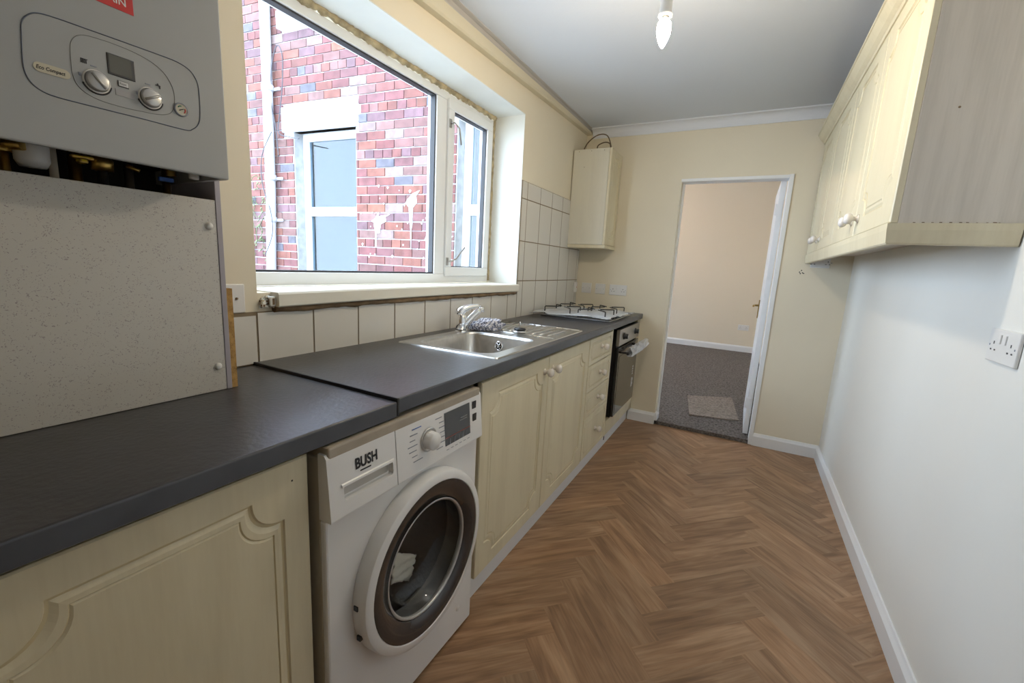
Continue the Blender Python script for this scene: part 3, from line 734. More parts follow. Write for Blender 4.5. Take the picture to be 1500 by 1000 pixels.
# crumpled film helper
def crumple(name, P00, P10, P01, P11, nu, nv, amp, mt, seed, thick=.0008, edge=.02, f=None):
    rn = random.Random(seed); bm = bmesh.new(); g = []
    ph = [(rn.uniform(4, 16), rn.uniform(4, 16), rn.uniform(0, 6.28), rn.uniform(.3, 1)) for _ in range(9)]
    P00, P10, P01, P11 = map(Vector, (P00, P10, P01, P11)); nrm = (P10-P00).cross(P01-P00).normalized()
    if nrm.z < 0: nrm = -nrm
    for i in range(nu+1):
        r = []
        for j in range(nv+1):
            u, v = i/nu, j/nv; p = (P00*(1-u)+P10*u)*(1-v)+(P01*(1-u)+P11*u)*v
            h = sum(a*abs(math.sin(kx*u+ky*v*rn2+c)) for (kx, ky, c, a), rn2 in zip(ph, (1, -1, 1, -1, 1, -1, 1, 1, -1)))/5
            p = p+nrm*amp*h
            if i in (0, nu) or j in (0, nv): p += Vector((rn.uniform(-edge, edge), rn.uniform(-edge, edge), 0))*.5
            if f: p = f(p, u, v)
            r.append(bm.verts.new(p))
        g.append(r)
    for i in range(nu):
        for j in range(nv): bm.faces.new((g[i][j], g[i+1][j], g[i+1][j+1], g[i][j+1])).smooth = True
    bmesh.ops.recalc_face_normals(bm, faces=bm.faces)
    mb = MB(); mb.bm.free(); mb.bm = bm; mb.mats = [mt]; o = mb.build(name)
    s = o.modifiers.new('solid', 'SOLIDIFY'); s.thickness = thick
    return o
# plastic wrapped along the oven handle
m = MB(); rn = random.Random(8); ring = []
n = 22; sg = 14
for i in range(n+1):
    y = O0+.09+(O1-O0-.06)*i/n; rr = []
    for j in range(sg):
        a = 2*math.pi*j/sg; r = .026*(1+rn.uniform(-.28, .35)); rr.append(m.bm.verts.new((.655+r*math.cos(a), y+rn.uniform(-.006, .006), .685+r*1.15*math.sin(a))))
    ring.append(rr)
for A, B in zip(ring, ring[1:]):
    for j in range(sg): m.bm.faces.new((A[j], A[(j+1) % sg], B[(j+1) % sg], B[j]))
tag(m.build('plastic_wrap', film), 'crumpled clear plastic wrapped round the oven door handle', 'plastic wrap')
# plinth
o = bx('plinth_board', (.535, 1.195, .0), (.553, 3.606, .098), plinth_w); tag(o, 'long white plinth board along the floor under the cream units', 'plinth')
m = MB(); m.box((.5532, 2.93, .040), (.556, 2.945, .075), black_pl, .001, 1); m.build('clip', None, o)

# worktops
def worktop(name, y0, y1, z, lab, hole=None, end=False):
    mb = MB(); th = .042; mb.mi(work); mb.mi(work_edge)
    r = .005; pts = [(.0085, z-th), (.594, z-th), (.600, z-th+.004)]+[(.600-r+r*math.cos(a*math.pi/12), z-r+r*math.sin(a*math.pi/12)) for a in range(0, 7)]+[(.0085, z)]
    if hole is None: mb.prism([(p[0], p[1]) for p in pts], 'y', y0, y1, work)
    else:
        hx0, hx1, hy0, hy1 = hole
        mb.prism(pts, 'y', y0, hy0, work); mb.prism(pts, 'y', hy1, y1, work)
        mb.box((.0085, hy0, z-th), (hx0, hy1, z), work)
        q = [(hx1, z-th)]+pts[1:-1]+[(hx1, z)]; mb.prism(q, 'y', hy0, hy1, work)
    bmesh.ops.remove_doubles(mb.bm, verts=mb.bm.verts, dist=.00001)
    o = mb.build(name)
    for p in o.data.polygons:
        if p.normal.x > .7: p.material_index = 1
    return tag(o, lab, 'worktop')
o1 = worktop('worktop', -.03, .772, .9045, 'dark slate worktop nearest the camera, beside the boiler boxing')
o2 = worktop('worktop', .781, YF-.002, .912, 'long dark slate worktop holding the sink and hob', hole=(.115, .515, 1.36, 1.82))
m = MB(); m.box((.0015, .7735, .866), (.601, .7805, .9135), black_pl, .001, 1); o = m.build('joint_strip', None, o2)
WT = .912
# ---------------- sink
S0, S1, SX0, SX1 = 1.325, 2.262, .082, .562
t = thing('kitchen_sink', 'stainless steel sink with one bowl and a ribbed drainer set into the worktop', 'sink', (.32, 1.6, WT))
m = MB()
def rr(x0, x1, y0, y1, r, z, n=8):
    out = []
    for cx, cy, a0 in ((x1-r, y1-r, 0), (x0+r, y1-r, 90), (x0+r, y0+r, 180), (x1-r, y0+r, 270)):
        for i in range(n+1):
            a = math.radians(a0+90*i/n); out.append(m.bm.verts.new((cx+r*math.cos(a), cy+r*math.sin(a), z)))
    return out
BX0, BX1, BY0, BY1 = .135, .498, 1.375, 1.800
Ls = [rr(SX0, SX1, S0, S1, .012, WT+.0002), rr(SX0+.003, SX1-.003, S0+.003, S1-.003, .011, WT+.004), rr(SX0+.008, SX1-.008, S0+.008, S1-.008, .010, WT+.0045), rr(SX0+.014, SX1-.014, S0+.014, S1-.014, .010, WT+.0025)]
for A, B in zip(Ls, Ls[1:]):
    for j in range(len(A)): m.bm.faces.new((A[j], A[(j+1) % len(A)], B[(j+1) % len(A)], B[j]))
Lb = [rr(BX0-.006, BX1+.006, BY0-.006, BY1+.006, .07, WT+.0025), rr(BX0-.001, BX1+.001, BY0-.001, BY1+.001, .066, WT+.000), rr(BX0+.003, BX1-.003, BY0+.003, BY1-.003, .064, WT-.012), rr(BX0+.014, BX1-.014, BY0+.014, BY1-.014, .060, WT-.125), rr(BX0+.022, BX1-.022, BY0+.022, BY1-.022, .055, WT-.140), rr(BX0+.045, BX1-.045, BY0+.045, BY1-.045, .045, WT-.146)]
for A, B in zip(Lb, Lb[1:]):
    for j in range(len(A)): m.bm.faces.new((A[j], A[(j+1) % len(A)], B[(j+1) % len(A)], B[j])).smooth = True
m.bm.faces.new(Lb[-1])
# deck between rim and bowl: bridge by quads from matching corners
A, B = Ls[-1], Lb[0]
for j in range(len(A)): m.bm.faces.new((A[j], A[(j+1) % len(A)], B[(j+1) % len(A)], B[j]))
o = m.build('basin', steel, t)
# drainer grooves
m = MB()
for i in range(9):
    x = .150+i*.043; m.tube([(x, 1.93, WT+.0035), (x+.0, 2.00, WT+.005), (x, 2.20, WT+.005), (x, 2.235, WT+.0035)], .0045, steel, 8)
m.build('drainer_rib', None, t)['kind'] = 'stuff'
m = MB(); m.tube([(.10, 1.885, WT+.004), (.545, 1.885, WT+.004)], .003, steel, 8); m.tube([(.10, 2.235, WT+.0045), (.545, 2.245, WT+.0045)], .0035, steel, 8); m.tube([(.105, 1.88, WT+.004), (.105, 2.245, WT+.0045)], .0035, steel, 8); m.build('drainer_rim', None, t)
m = MB(); oc = (.300, BY1-.0105, WT-.052); m.lathe([(.024, 0), (.024, .003), (.019, .004), (.017, .001)], oc, (0, -1, 0), chrome, 28); m.lathe([(.017, .0005), (0, .0005)], oc, (0, -1, 0), black_pl, 24)
for a in range(3):
    aa = a*math.pi/3; m.box((oc[0]-.016, oc[1]-.0035, oc[2]-.002), (oc[0]+.016, oc[1]-.002, oc[2]+.002), chrome) if a == 0 else m.tube([(oc[0]-.016*math.cos(aa), oc[1]-.003, oc[2]-.016*math.sin(aa)), (oc[0]+.016*math.cos(aa), oc[1]-.003, oc[2]+.016*math.sin(aa))], .002, chrome, 6)
m.build('overflow', None, t)
m = MB(); m.lathe([(.042, 0), (.040, .002), (.028, .001), (.026, -.003), (0, -.003)], (.315, 1.59, WT-.1455), (0, 0, 1), chrome, 28); m.build('waste', None, t)
# ---------------- tap
TX, TY, TZ = .122, 1.722, WT+.003
t = thing('mixer_tap', 'chrome single-lever mixer tap at the back edge of the sink', 'tap', (TX, TY, TZ))
dv = Vector((.55, .835, 0)).normalized(); up = Vector((0, 0, 1)); b0 = Vector((TX, TY, TZ))
m = MB(); m.lathe([(0, 0), (.029, 0), (.029, .005), (.0265, .009), (.0260, .012)], b0, (0, 0, 1), chrome, 32)
m.tube([b0+up*.008, b0+up*.045, b0+up*.082, b0+up*.094], [.0255, .0245, .0235, .016], chrome, 28); m.build('tap_body', None, t)
m = MB(); m.tube([b0+up*.030-dv*.004, b0+dv*.030+up*.050, b0+dv*.060+up*.078, b0+dv*.085+up*.100, b0+dv*.098+up*.108], [.0215, .019, .017, .016, .0155], chrome, 24)
q = b0+dv*.105+up*.112; m.tube([q+up*.012-dv*.002, q-up*.014], .0150, chrome, 24); m.build('spout', None, t)
m = MB(); m.tube([b0+up*.086-dv*.010, b0+up*.100-dv*.006, b0+up*.114+dv*.012, b0+up*.124+dv*.045, b0+up*.129+dv*.080, b0+up*.128+dv*.102], [.0245, .023, .018, .012, .0095, .007], chrome, 22); m.build('lever', None, t)
# ---------------- dish cloth
m = MB(); bmesh.ops.create_icosphere(m.bm, subdivisions=5, radius=1)
from mathutils import noise
for v in m.bm.verts:
    p = v.co.copy(); n_ = noise.noise(p*2.2+Vector((3, 1, 2)))*.40+abs(noise.noise(p*5.5))*.35
    s_ = 1+n_; v.co = Vector((p.x*s_*.052, p.y*s_*.082, max(-.02, p.z*s_*.034)))
for f in m.bm.faces: f.smooth = True
cl_nt, cl_b = nodes(cloth_m); tc = cl_nt.nodes.new('ShaderNodeTexCoord'); wv = cl_nt.nodes.new('ShaderNodeTexWave'); wv.inputs['Scale'].default_value = 26; wv.inputs['Distortion'].default_value = 5; wv.inputs['Detail'].default_value = 2
rp = cl_nt.nodes.new('ShaderNodeValToRGB'); rp.color_ramp.elements[0].color = (.17, .19, .28, 1); rp.color_ramp.elements[0].position = .25; rp.color_ramp.elements[1].color = (.68, .68, .74, 1); rp.color_ramp.elements[1].position = .5
cl_nt.links.new(tc.outputs['Object'], wv.inputs['Vector']); cl_nt.links.new(wv.outputs[0], rp.inputs[0]); cl_nt.links.new(rp.outputs[0], cl_b.inputs['Base Color'])
bmesh.ops.transform(m.bm, matrix=Matrix.Translation((.172, 1.885, WT+.024)) @ Matrix.Rotation(math.radians(-28), 4, 'Z'), verts=m.bm.verts)
o = m.build('dish_cloth', cloth_m); tag(o, 'crumpled blue and white striped dishcloth on the sink drainer behind the tap', 'cloth')
# ---------------- sink strainer plug
t = thing('sink_strainer', 'small chrome strainer plug with black seal lying on the sink drainer', 'plug', (.352, 1.905, WT+.005))
px, py = .352, 1.905
m = MB(); m.lathe([(0, 0), (.020, 0), (.026, .004), (.040, .008), (.041, .011), (.028, .013), (0, .014)], (px, py, WT+.006), (0, 0, 1), chrome, 28); m.build('strainer_dish', None, t)
m = MB(); m.lathe([(0, .014), (.028, .014), (.030, .018), (.028, .023), (.010, .025), (0, .025)], (px, py, WT+.006), (0, 0, 1), black_pl, 28); m.build('rubber_seal', None, t)
m = MB(); m.tube([(px, py, WT+.03), (px, py, WT+.062)], .002, steel_d, 8); m.build('pull_pin', None, t)
# water drips near the bowl corner
m = MB(); rn = random.Random(2)
m.lathe([(0, 0), (.014, .0), (.013, .004), (.006, .007), (0, .008)], (.470, 1.855, WT+.0035), (0, 0, 1), pane_mat('water', (.95, .97, 1), 2.5), 20)
for i in range(60):
    r = rn.uniform(.0015, .004); m.lathe([(0, 0), (r, 0), (r*.7, r*.4), (0, r*.5)], (rn.uniform(.505, .59) if i % 2 else rn.uniform(.40, .54), rn.uniform(1.83, 2.2), WT+.004 if i % 2 == 0 else WT+.0045), (0, 0, 1), None, 8)
tag(m.build('water_drops'), 'scattered water drops on the front edge of the sink drainer', 'water', kind='stuff')
# ---------------- hob
t = thing('gas_hob', 'steel gas hob with black wire pan supports at the far end of the worktop', 'hob', (.30, 3.07, WT))
HY0, HY1, HX0, HX1 = 2.79, 3.37, .055, .560
m = MB(); m.box((HX0, HY0, WT+.0005), (HX1, HY1, WT+.008), steel, .004); m.build('hob_plate', None, t)
centres = [(.17, 2.93, .038), (.17, 3.22, .030), (.42, 2.93, .030), (.42, 3.22, .045)]
for cx, cy, r in centres:
    m = MB(); m.lathe([(0, 0), (r, 0), (r, .010), (r*.75, .012), (r*.75, .018), (0, .019)], (cx, cy, WT+.008), (0, 0, 1), black_en, 28); m.build('burner', None, t)
for cx, cy, r in centres:
    m = MB(); z0, z1 = WT+.010, WT+.062
    for a in range(4):
        th = math.pi/4+a*math.pi/2; c, s_ = math.cos(th), math.sin(th)
        m.tube([(cx+.135*c, cy+.150*s_, z0), (cx+.135*c, cy+.150*s_, z1-.004), (cx+.131*c, cy+.146*s_, z1), (cx+.030*c, cy+.034*s_, z1)], .0038, black_en, 8)
    m.tube([(cx+.0955*sx, cy+.106*sy, z0+.004) for sx, sy in ((1, 1), (-1, 1), (-1, -1), (1, -1))], .0038, black_en, 8, True)
    m.build('pan_support', None, t)
for i in range(4):
    m = MB(); m.lathe([(0, 0), (.018, 0), (.017, .016), (0, .017)], (.525, 2.95+i*.085, WT+.008), (0, 0, 1), black_pl, 20); m.build('control_knob', None, t)
def drape(p, u, v): p = p.copy(); p.z = max(p.z, WT+.0095 if (HX0 < p.x < HX1 and HY0 < p.y < HY1) else WT+.0015); return p
o = crumple('plastic_film', (.03, 2.66, WT+.006), (.565, 2.74, WT+.004), (.06, 3.28, WT+.010), (.59, 3.32, WT+.008), 26, 30, .028, film, 5, f=drape)
tag(o, 'crumpled clear protective plastic sheet lying over the gas hob', 'plastic sheet')
# ================================================================== WASHING MACHINE
t = thing('washing_machine', 'white front-loading washing machine under the worktop with a dark round door', 'washing machine', (.33, .86, 0))
A0, A1 = .556, 1.144; ZT = .846
m = MB(); m.box((.05, A0+.004, .012), (.585, A1-.004, ZT-.012), wm_body, .006); m.build('body', None, t)
m = MB(); m.box((.04, A0+.006, ZT-.012), (.611, A1-.006, .8605), mat('dusty_lid', (.42, .37, .30), .6, var=(8, .25)), .004); m.build('lid', None, t)
cy, cz, R = .869, .432, .247
# front panel
m = MB(); m.box((.585, A0, .012), (.604, A1, .694), wm_white, .005); m.build('front_panel', None, t)
# fascia, leaning a little
def fx(z): return .622-.012*(z-.694)/(ZT-.694)
m = MB(); m.prism([(.585, .696), (fx(.696), .696), (fx(.70)+.001, .70), (fx(ZT-.008), ZT-.008), (fx(ZT)-.006, ZT), (.585, ZT)], 'y', A0+.200, A1, wm_white)
m.bm.normal_update(); m.build('control_panel', None, t)
dr = MB().prism([(.585, .696), (fx(.696), .696), (fx(.70)+.001, .70), (fx(ZT-.008), ZT-.008), (fx(ZT)-.006, ZT), (.585, ZT)], 'y', A0, A0+.197, wm_white).build('detergent_drawer', None, t)
# handle recess on the drawer: darker scooped pocket
m = MB(); y0, y1, z0, z1 = A0+.036, A0+.184, .738, .764
pts = [(y0+.012, z0), (y1-.012, z0), (y1-.003, z0+.006), (y1, z1), (y0, z1), (y0+.003, z0+.006)]
va = [m.bm.verts.new((fx(p[1])+.0012, p[0], p[1])) for p in pts]; vb = [m.bm.verts.new((fx(p[1])-.016, p[0]+(.004 if p[0] < .65 else -.004), p[1]+(.004 if p[1] < .745 else -.002))) for p in pts]
for i in range(6): m.bm.faces.new((va[i], va[(i+1) % 6], vb[(i+1) % 6], vb[i]))
m.bm.free(); m = MB(); m.box((.6035, .5945, .7325), (.6042, .7415, .7655), None)
# frame lip around the pocket so that it reads as a recess in the drawer front
m2 = mat('drawer_pocket', (.50, .48, .45), .4); o = m.build('drawer_handle', m2, dr)
m = MB(); m.prism([(fx(z1)+.0005, z1), (fx(z1)+.004, z1+.001), (fx(z1)+.003, z1+.006), (fx(z1)+.0005, z1+.008)], 'y', y0-.004, y1+.004, wm_white); m.build('handle_lip', None, dr)
m = MB(); k = .034; text_mesh(m, 'BUSH', k, lambda a, b, d: Vector((fx(.79+b)+.0013, .627+a, .790+b)), print_bk, bold=.0012, sx=.80)
m.box((fx(.782)+.0006, .641, .7805), (fx(.782)+.0016, .672, .7835), print_bk); m.build('logo', None, dr, recalc=False)
# programme dial
dy, dz = .878, .773
m = MB(); m.lathe([(.034, 0), (.034, .003), (.030, .004), (.029, .0)], (fx(dz)-.0, dy, dz), (1, 0, 0), silver, 32); m.build('dial_ring', None, t)
m = MB(); m.lathe([(.026, 0), (.0245, .022), (.022, .026), (0, .0265)], (fx(dz), dy, dz), (1, 0, 0), wm_white, 32); m.build('program_dial', None, t)
m = MB()
for i in range(7):
    for sd in (-1, 1):
        z = dz-.040+i*.0145; yy = dy+sd*(.046 if i in (0, 6) else .058 if i in (1, 5) else .064); ln = .010+.004*((i*7+sd) % 3)
        m.box((fx(z)+.0006, yy-ln, z-.0011), (fx(z)+.0014, yy+ln, z+.0011), blue_p if i == 6 and sd < 0 else print_gr)
m.build('program_marks', None, t)['kind'] = 'stuff'
# display
m = MB()
y0, y1, z0, z1 = .950, 1.076, .728, .826
m.prism([(fx(z0)+.0006, z0), (fx(z0)+.002, z0), (fx(z1)+.002, z1), (fx(z1)+.0006, z1)], 'y', y0, y1, mat('smoked_display', (.055, .06, .065), .12, coat=.4)); o = m.build('display', None, t)
m = MB(); zz = z0+.022; m.box((fx(zz)+.002, y0, zz), (fx(zz)+.0026, y1, zz+.0016), mat('red_line', (.35, .07, .05), .5))
for i in range(1, 6): y = y0+(y1-y0)*i/6; m.box((fx(z0)+.0012, y-.0012, z0), (fx(z0)+.0026, y+.0012, z0+.018), print_gr)
for i in range(3): m.box((fx(.785)+.002, 1.02+.003*i, .775+i*.008), (fx(.785)+.0026, 1.06, .7765+i*.008), silver)
m.build('display_marks', None, o)
for z in (.812, .772): bx('button', (fx(z)+.0005, 1.092, z-.012), (fx(z)+.003, 1.112, z+.012), black_pl, t, .001)
m = MB()
for i in range(6): m.box((fx(.715)+.0004, .955+i*.021, .714), (fx(.715)+.0012, .967+i*.021, .716), print_gr)
m.build('button_marks', None, t)
# porthole
d = thing('porthole_door', None, None, (0, 0, 0)); d.parent = t; d.location = (0, 0, 0)
c = (.604, cy, cz)
m = MB(); m.lathe([(R-.002, -.002), (R, .004), (R-.001, .034), (R-.004, .040), (R-.010, .0435), (R-.026, .044), (R-.028, .040), (R-.028, .010)], c, (1, 0, 0), wm_white, 72); smooth(m.build('door_ring', None, d), 30)
m = MB(); m.lathe([(R-.028, .042), (R-.034, .0425), (R-.078, .036), (R-.082, .028)], c, (1, 0, 0), mat('smoked_trim', (.035, .032, .034), .12, coat=.4), 72); m.build('smoked_trim', None, d)
m = MB(); m.lathe([(R-.082, .030), (R-.090, .006), (R-.106, -.030), (R-.150, -.045), (R-.20, -.050), (0, -.050)], c, (1, 0, 0), drum_glass, 64); m.build('door_glass', None, d, recalc=False)
m = MB(); m.lathe([(R-.083, .033), (R-.086, .0345), (R-.091, .030), (R-.089, .022)], c, (1, 0, 0), silver, 64); m.build('glass_rim', None, d)
m = MB(); bx('hinge_slot', (.612, cy-R-.002, cz+.005), (.624, cy-R+.006, cz+.017), black_pl, d)
m = MB(); m.box((.612, cy-R+.006, cz-.082), (.624, cy-R+.014, cz-.070), black_pl); m.build('hinge_slot', None, d)
# interior drum (in front of the body face, so cut the view with a shallow cavity)
m = MB(); m.lathe([(R-.052, .000), (R-.060, -.02), (R-.070, -.04)], c, (1, 0, 0), mat('grey_door_seal', (.12, .12, .13), .6), 64); m.build('door_seal', None, t)
m = MB(); m.lathe([(R-.070, -.04), (R-.028, -.06), (R-.028, -.32), (0, -.33)], c, (1, 0, 0), mat('drum_steel', (.35, .35, .36), .35, metal=1, bump=(60, .4)), 48); m.build('drum', None, t)
m = MB(); m.lathe([(.010, 0), (.008, .002), (0, .003)], (.604, 1.065, .10), (1, 0, 0), plast_w, 16); m.build('panel_cap', None, t)
# open up the body and front panel behind the porthole
def cut_box(o, lo, hi, bev=.006):
    mb = MB(); mb.box(lo, hi, None, bev); g = origin_of(o)
    for v in mb.bm.verts: v.co -= g
    me = bpy.data.meshes.new('c'); mb.bm.to_mesh(me); mb.bm.free(); co = bpy.data.objects.new('c', me); COL.objects.link(co); co.matrix_world = Matrix.Translation(g)
    md = o.modifiers.new('b', 'BOOLEAN'); md.object = co; md.operation = 'DIFFERENCE'; md.solver = 'EXACT'
    bpy.context.view_layer.update(); dg = bpy.context.evaluated_depsgraph_get()
    nm = bpy.data.meshes.new_from_object(o.evaluated_get(dg)); o.modifiers.clear(); o.data = nm; bpy.data.objects.remove(co)
def cut_round(o, c, r, x0, x1):
    mb = bmesh.new(); bmesh.ops.create_cone(mb, cap_ends=True, segments=64, radius1=r, radius2=r, depth=x1-x0)
    bmesh.ops.transform(mb, matrix=Matrix.Translation(((x0+x1)/2, c[0], c[1])-origin_of(o)+Vector((0, 0, 0)) if False else Vector(((x0+x1)/2, c[0], c[1]))-origin_of(o)) @ Matrix.Rotation(math.pi/2, 4, 'Y'), verts=mb.verts)
    me = bpy.data.meshes.new('c'); mb.to_mesh(me); mb.free(); co = bpy.data.objects.new('c', me); COL.objects.link(co)
    # cutter verts are local to o's parent frame
    co.matrix_world = Matrix.Translation(origin_of(o))
    md = o.modifiers.new('b', 'BOOLEAN'); md.object = co; md.operation = 'DIFFERENCE'; md.solver = 'EXACT'
    bpy.context.view_layer.update(); dg = bpy.context.evaluated_depsgraph_get()
    nm = bpy.data.meshes.new_from_object(o.evaluated_get(dg)); o.modifiers.clear(); o.data = nm
    bpy.data.objects.remove(co)
for ch in t.children:
    if ch.name.startswith('front_panel'): cut_round(ch, (cy, cz), R-.05, .55, .65)
    if ch.name == 'body' or ch.name.startswith('body'): cut_round(ch, (cy, cz), R-.02, .25, .65)
cut_box(dr, (.603, .594, .732), (.66, .742, .766), .007)
# packet inside the drum
o = crumple('document_packet', (.545, .830, .325), (.540, .915, .275), (.548, .835, .425), (.545, .935, .350), 10, 10, .020, packet_m, 12, .004, .01)
tag(o, 'pale crumpled packet behind the washing machine door glass', 'packet')
# ================================================================== BOILER
t = thing('boiler', 'grey-white wall-hung combi boiler with two dials above the speckled panel', 'boiler', (.15, .37, 1.40))
B0, B1, BZ0, BZ1, BXF = .172, .571, 1.402, 2.10, .300
m = MB(); m.box((.004, B0, BZ0+.012), (.285, B1-.003, BZ1), boil_w); m.box((.010, B0, BZ0), (BXF, B1, BZ1), boil_w, .004)
m.bm.free(); m = MB()
# open-bottomed casing: sides, front, top
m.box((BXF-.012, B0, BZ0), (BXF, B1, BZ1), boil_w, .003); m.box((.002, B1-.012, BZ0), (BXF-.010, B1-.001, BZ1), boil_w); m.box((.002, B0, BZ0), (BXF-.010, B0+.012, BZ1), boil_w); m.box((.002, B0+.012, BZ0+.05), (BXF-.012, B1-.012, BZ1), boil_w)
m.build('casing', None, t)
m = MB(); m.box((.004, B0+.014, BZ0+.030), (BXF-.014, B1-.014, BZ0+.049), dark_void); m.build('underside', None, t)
XF = BXF
Zp = lambda zx, zy: (zx/4.286, zy/4.286)
def unproj(px, py, xv):
    d = F_+R_*((px-750)/FPX)-U_*((py-500)/FPX); s_ = (xv-CAM.x)/d.x; q = CAM+d*s_; return q.y, q.z
def smooth_closed(pts, n=6):
    P = pts; N = len(P); out = []
    for i in range(N):
        a, b, c_, d_ = P[i-1], P[i], P[(i+1) % N], P[(i+2) % N]
        for k in range(n):
            s_ = k/n; out.append(tuple(.5*((2*b[j])+(c_[j]-a[j])*s_+(2*a[j]-5*b[j]+4*c_[j]-d_[j])*s_*s_+(3*b[j]-a[j]-3*c_[j]+d_[j])*s_**3) for j in (0, 1)))
    return out
# control panel outline, measured on the front of the casing in metres (y, z)
OUT = [(.276, 1.556), (.278, 1.577), (.285, 1.590), (.297, 1.599), (.320, 1.602), (.360, 1.603), (.403, 1.604), (.460, 1.605), (.488, 1.604), (.508, 1.597), (.519, 1.581), (.5215, 1.559), (.5205, 1.519), (.516, 1.500), (.505, 1.488), (.490, 1.483), (.423, 1.483), (.351, 1.482), (.310, 1.482), (.292, 1.485), (.280, 1.494), (.2745, 1.508), (.274, 1.527)]
m = MB(); m.tube([(XF+.0004, y, z) for y, z in smooth_closed(OUT, 5)], .0009, mat('outline_grey', (.10, .12, .16), .5), 6, True); m.build('control_panel_outline', None, t)
INN = [(.3315, 1.566), (.335, 1.578), (.342, 1.587), (.352, 1.592), (.366, 1.594), (.391, 1.595), (.42, 1.593), (.447, 1.586), (.466, 1.572), (.476, 1.550), (.476, 1.525), (.468, 1.507), (.45, 1.499), (.424, 1.496), (.394, 1.494), (.366, 1.495), (.347, 1.500), (.335, 1.510), (.3305, 1.525), (.3305, 1.544)]
m = MB(); m.tube([(XF+.0003, y, z) for y, z in smooth_closed(INN, 5)], .0006, mat('faint_outline', (.25, .26, .25), .4), 6, True); m.build('inner_outline', None, t)
o = bx('display', (XF-.001, .3775, 1.543), (XF+.0015, .4165, 1.5775), mat('display_bezel', (.045, .045, .045), .35), t, .0012); bx('screen', (XF+.0015, .380, 1.5465), (XF+.002, .411, 1.5755), lcd, o)
for y, z in ((.3605, 1.524), (.4365, 1.523)):
    m = MB(); m.lathe([(.0185, 0), (.0185, .0015), (.0165, .002)], (XF, y, z), (1, 0, 0), plast_w, 36); m.tube([(XF+.001, y+.0195*math.cos(a), z+.0195*math.sin(a)) for a in [math.radians(200+i*10) for i in range(16)]], .0013, print_bk, 6); o = m.build('dial_surround', None, t)
    m = MB(); m.lathe([(.0155, .002), (.015, .009), (.0135, .010), (0, .010)], (XF, y, z), (1, 0, 0), silver, 36)
    g = math.radians(-52 if y < .4 else 28); dy_, dz_ = math.cos(g), math.sin(g)
    m.tube([(XF+.0105, y-.013*dy_, z-.013*dz_), (XF+.0125, y+.013*dy_, z+.013*dz_)], .0022, silver, 8); m.build('dial', None, t)
m = MB()
for i in range(4): m.box((XF+.0003, .3425+i*.0021, 1.5475), (XF+.0009, .3437+i*.0021, 1.5545), print_bk)
m.box((XF+.0003, .3425, 1.5535), (XF+.0009, .3515, 1.5545), print_bk); m.build('radiator_symbol', None, t); m = MB()
m.box((XF+.0003, .447, 1.5485), (XF+.0009, .4535, 1.5505), print_bk); m.box((XF+.0003, .4495, 1.550), (XF+.0009, .4515, 1.553), print_bk); m.box((XF+.0003, .4525, 1.545), (XF+.0009, .4545, 1.5505), print_bk)
m.build('tap_symbol', None, t)
for y, z in ((.3605, 1.5465), (.4365, 1.5455)): bx('dial_mark', (XF+.0003, y-.006, z), (XF+.0009, y+.002, z+.0016), print_gr, t)
for y, z in ((.338, 1.526), (.4155, 1.523)): bx('dial_mark', (XF+.0003, y, z), (XF+.0009, y+.003, z+.005), print_gr, t)
o = bx('reset_button', (XF, .3895, 1.5275), (XF+.0016, .4055, 1.5375), mat('button_surround', (.10, .10, .10), .4), t, .0007); bx('button_face', (XF+.0016, .3908, 1.5286), (XF+.0022, .4042, 1.5364), silver, o, .0002)
m = MB(); text_mesh(m, 'Reset', .0052, lambda a, b, d: Vector((XF+.0026, .3918+a*.8, 1.5308+b)), print_bk); m.build('lettering', None, o, recalc=False)
bx('blank_label', (XF, .3855, 1.512), (XF+.0008, .4125, 1.5225), mat('label_grey', (.36, .36, .37), .5), t)
m = MB(); pts = []
y0, y1, z0, z1 = .2845, .3275, 1.5135, 1.5275; r = (z1-z0)/2
for s_, cyy in ((0, y1-r), (1, y0+r)):
    for i in range(9):
        a = -math.pi/2+math.pi*i/8+math.pi*s_; pts.append((cyy+r*math.cos(a), z0+r+r*math.sin(a)))
m.prism(pts, 'x', XF, XF+.0012, gold_l); o = m.build('name_badge', None, t)
m = MB(); text_mesh(m, 'Eco Compact', .0078, lambda a, b, d: Vector((XF+.0015, .2872+a*.78, 1.5178+b)), print_bk, shear=.25, bold=.0002); m.build('lettering', None, o, recalc=False)
m = MB(); m.lathe([(.0125, 0), (.0125, .003), (.0103, .0032)], (XF, .4865, 1.5185), (1, 0, 0), print_gr, 28); o = m.build('pressure_gauge', None, t)
m = MB(); m.lathe([(.0104, .002), (0, .002)], (XF, .4865, 1.5185), (1, 0, 0), mat('gauge_face', (.55, .52, .42), .4), 24)
m.tube([(XF+.0026, .4865+.0065*math.cos(a), 1.5185+.0065*math.sin(a)) for a in [math.radians(-50+i*11) for i in range(8)]], .0009, red_neon, 6)
m.tube([(XF+.0026, .4865+.0065*math.cos(a), 1.5185+.0065*math.sin(a)) for a in [math.radians(90+i*12) for i in range(6)]], .0009, mat('gauge_green', (.03, .22, .12), .5), 6)
m.tube([(XF+.003, .4900, 1.5205), (XF+.003, .4825, 1.5165)], .0007, print_bk, 6); m.build('gauge_dial', None, o)
o = bx('brand_label', (XF, .368, 1.6535), (XF+.0009, .4225, 1.690), red_l, t)
m = MB(); text_mesh(m, 'MAIN', .0155, lambda a, b, d: Vector((XF+.0013, .3745+a, 1.6625+b)), plast_w, bold=.0002); m.build('lettering', None, o, recalc=False)
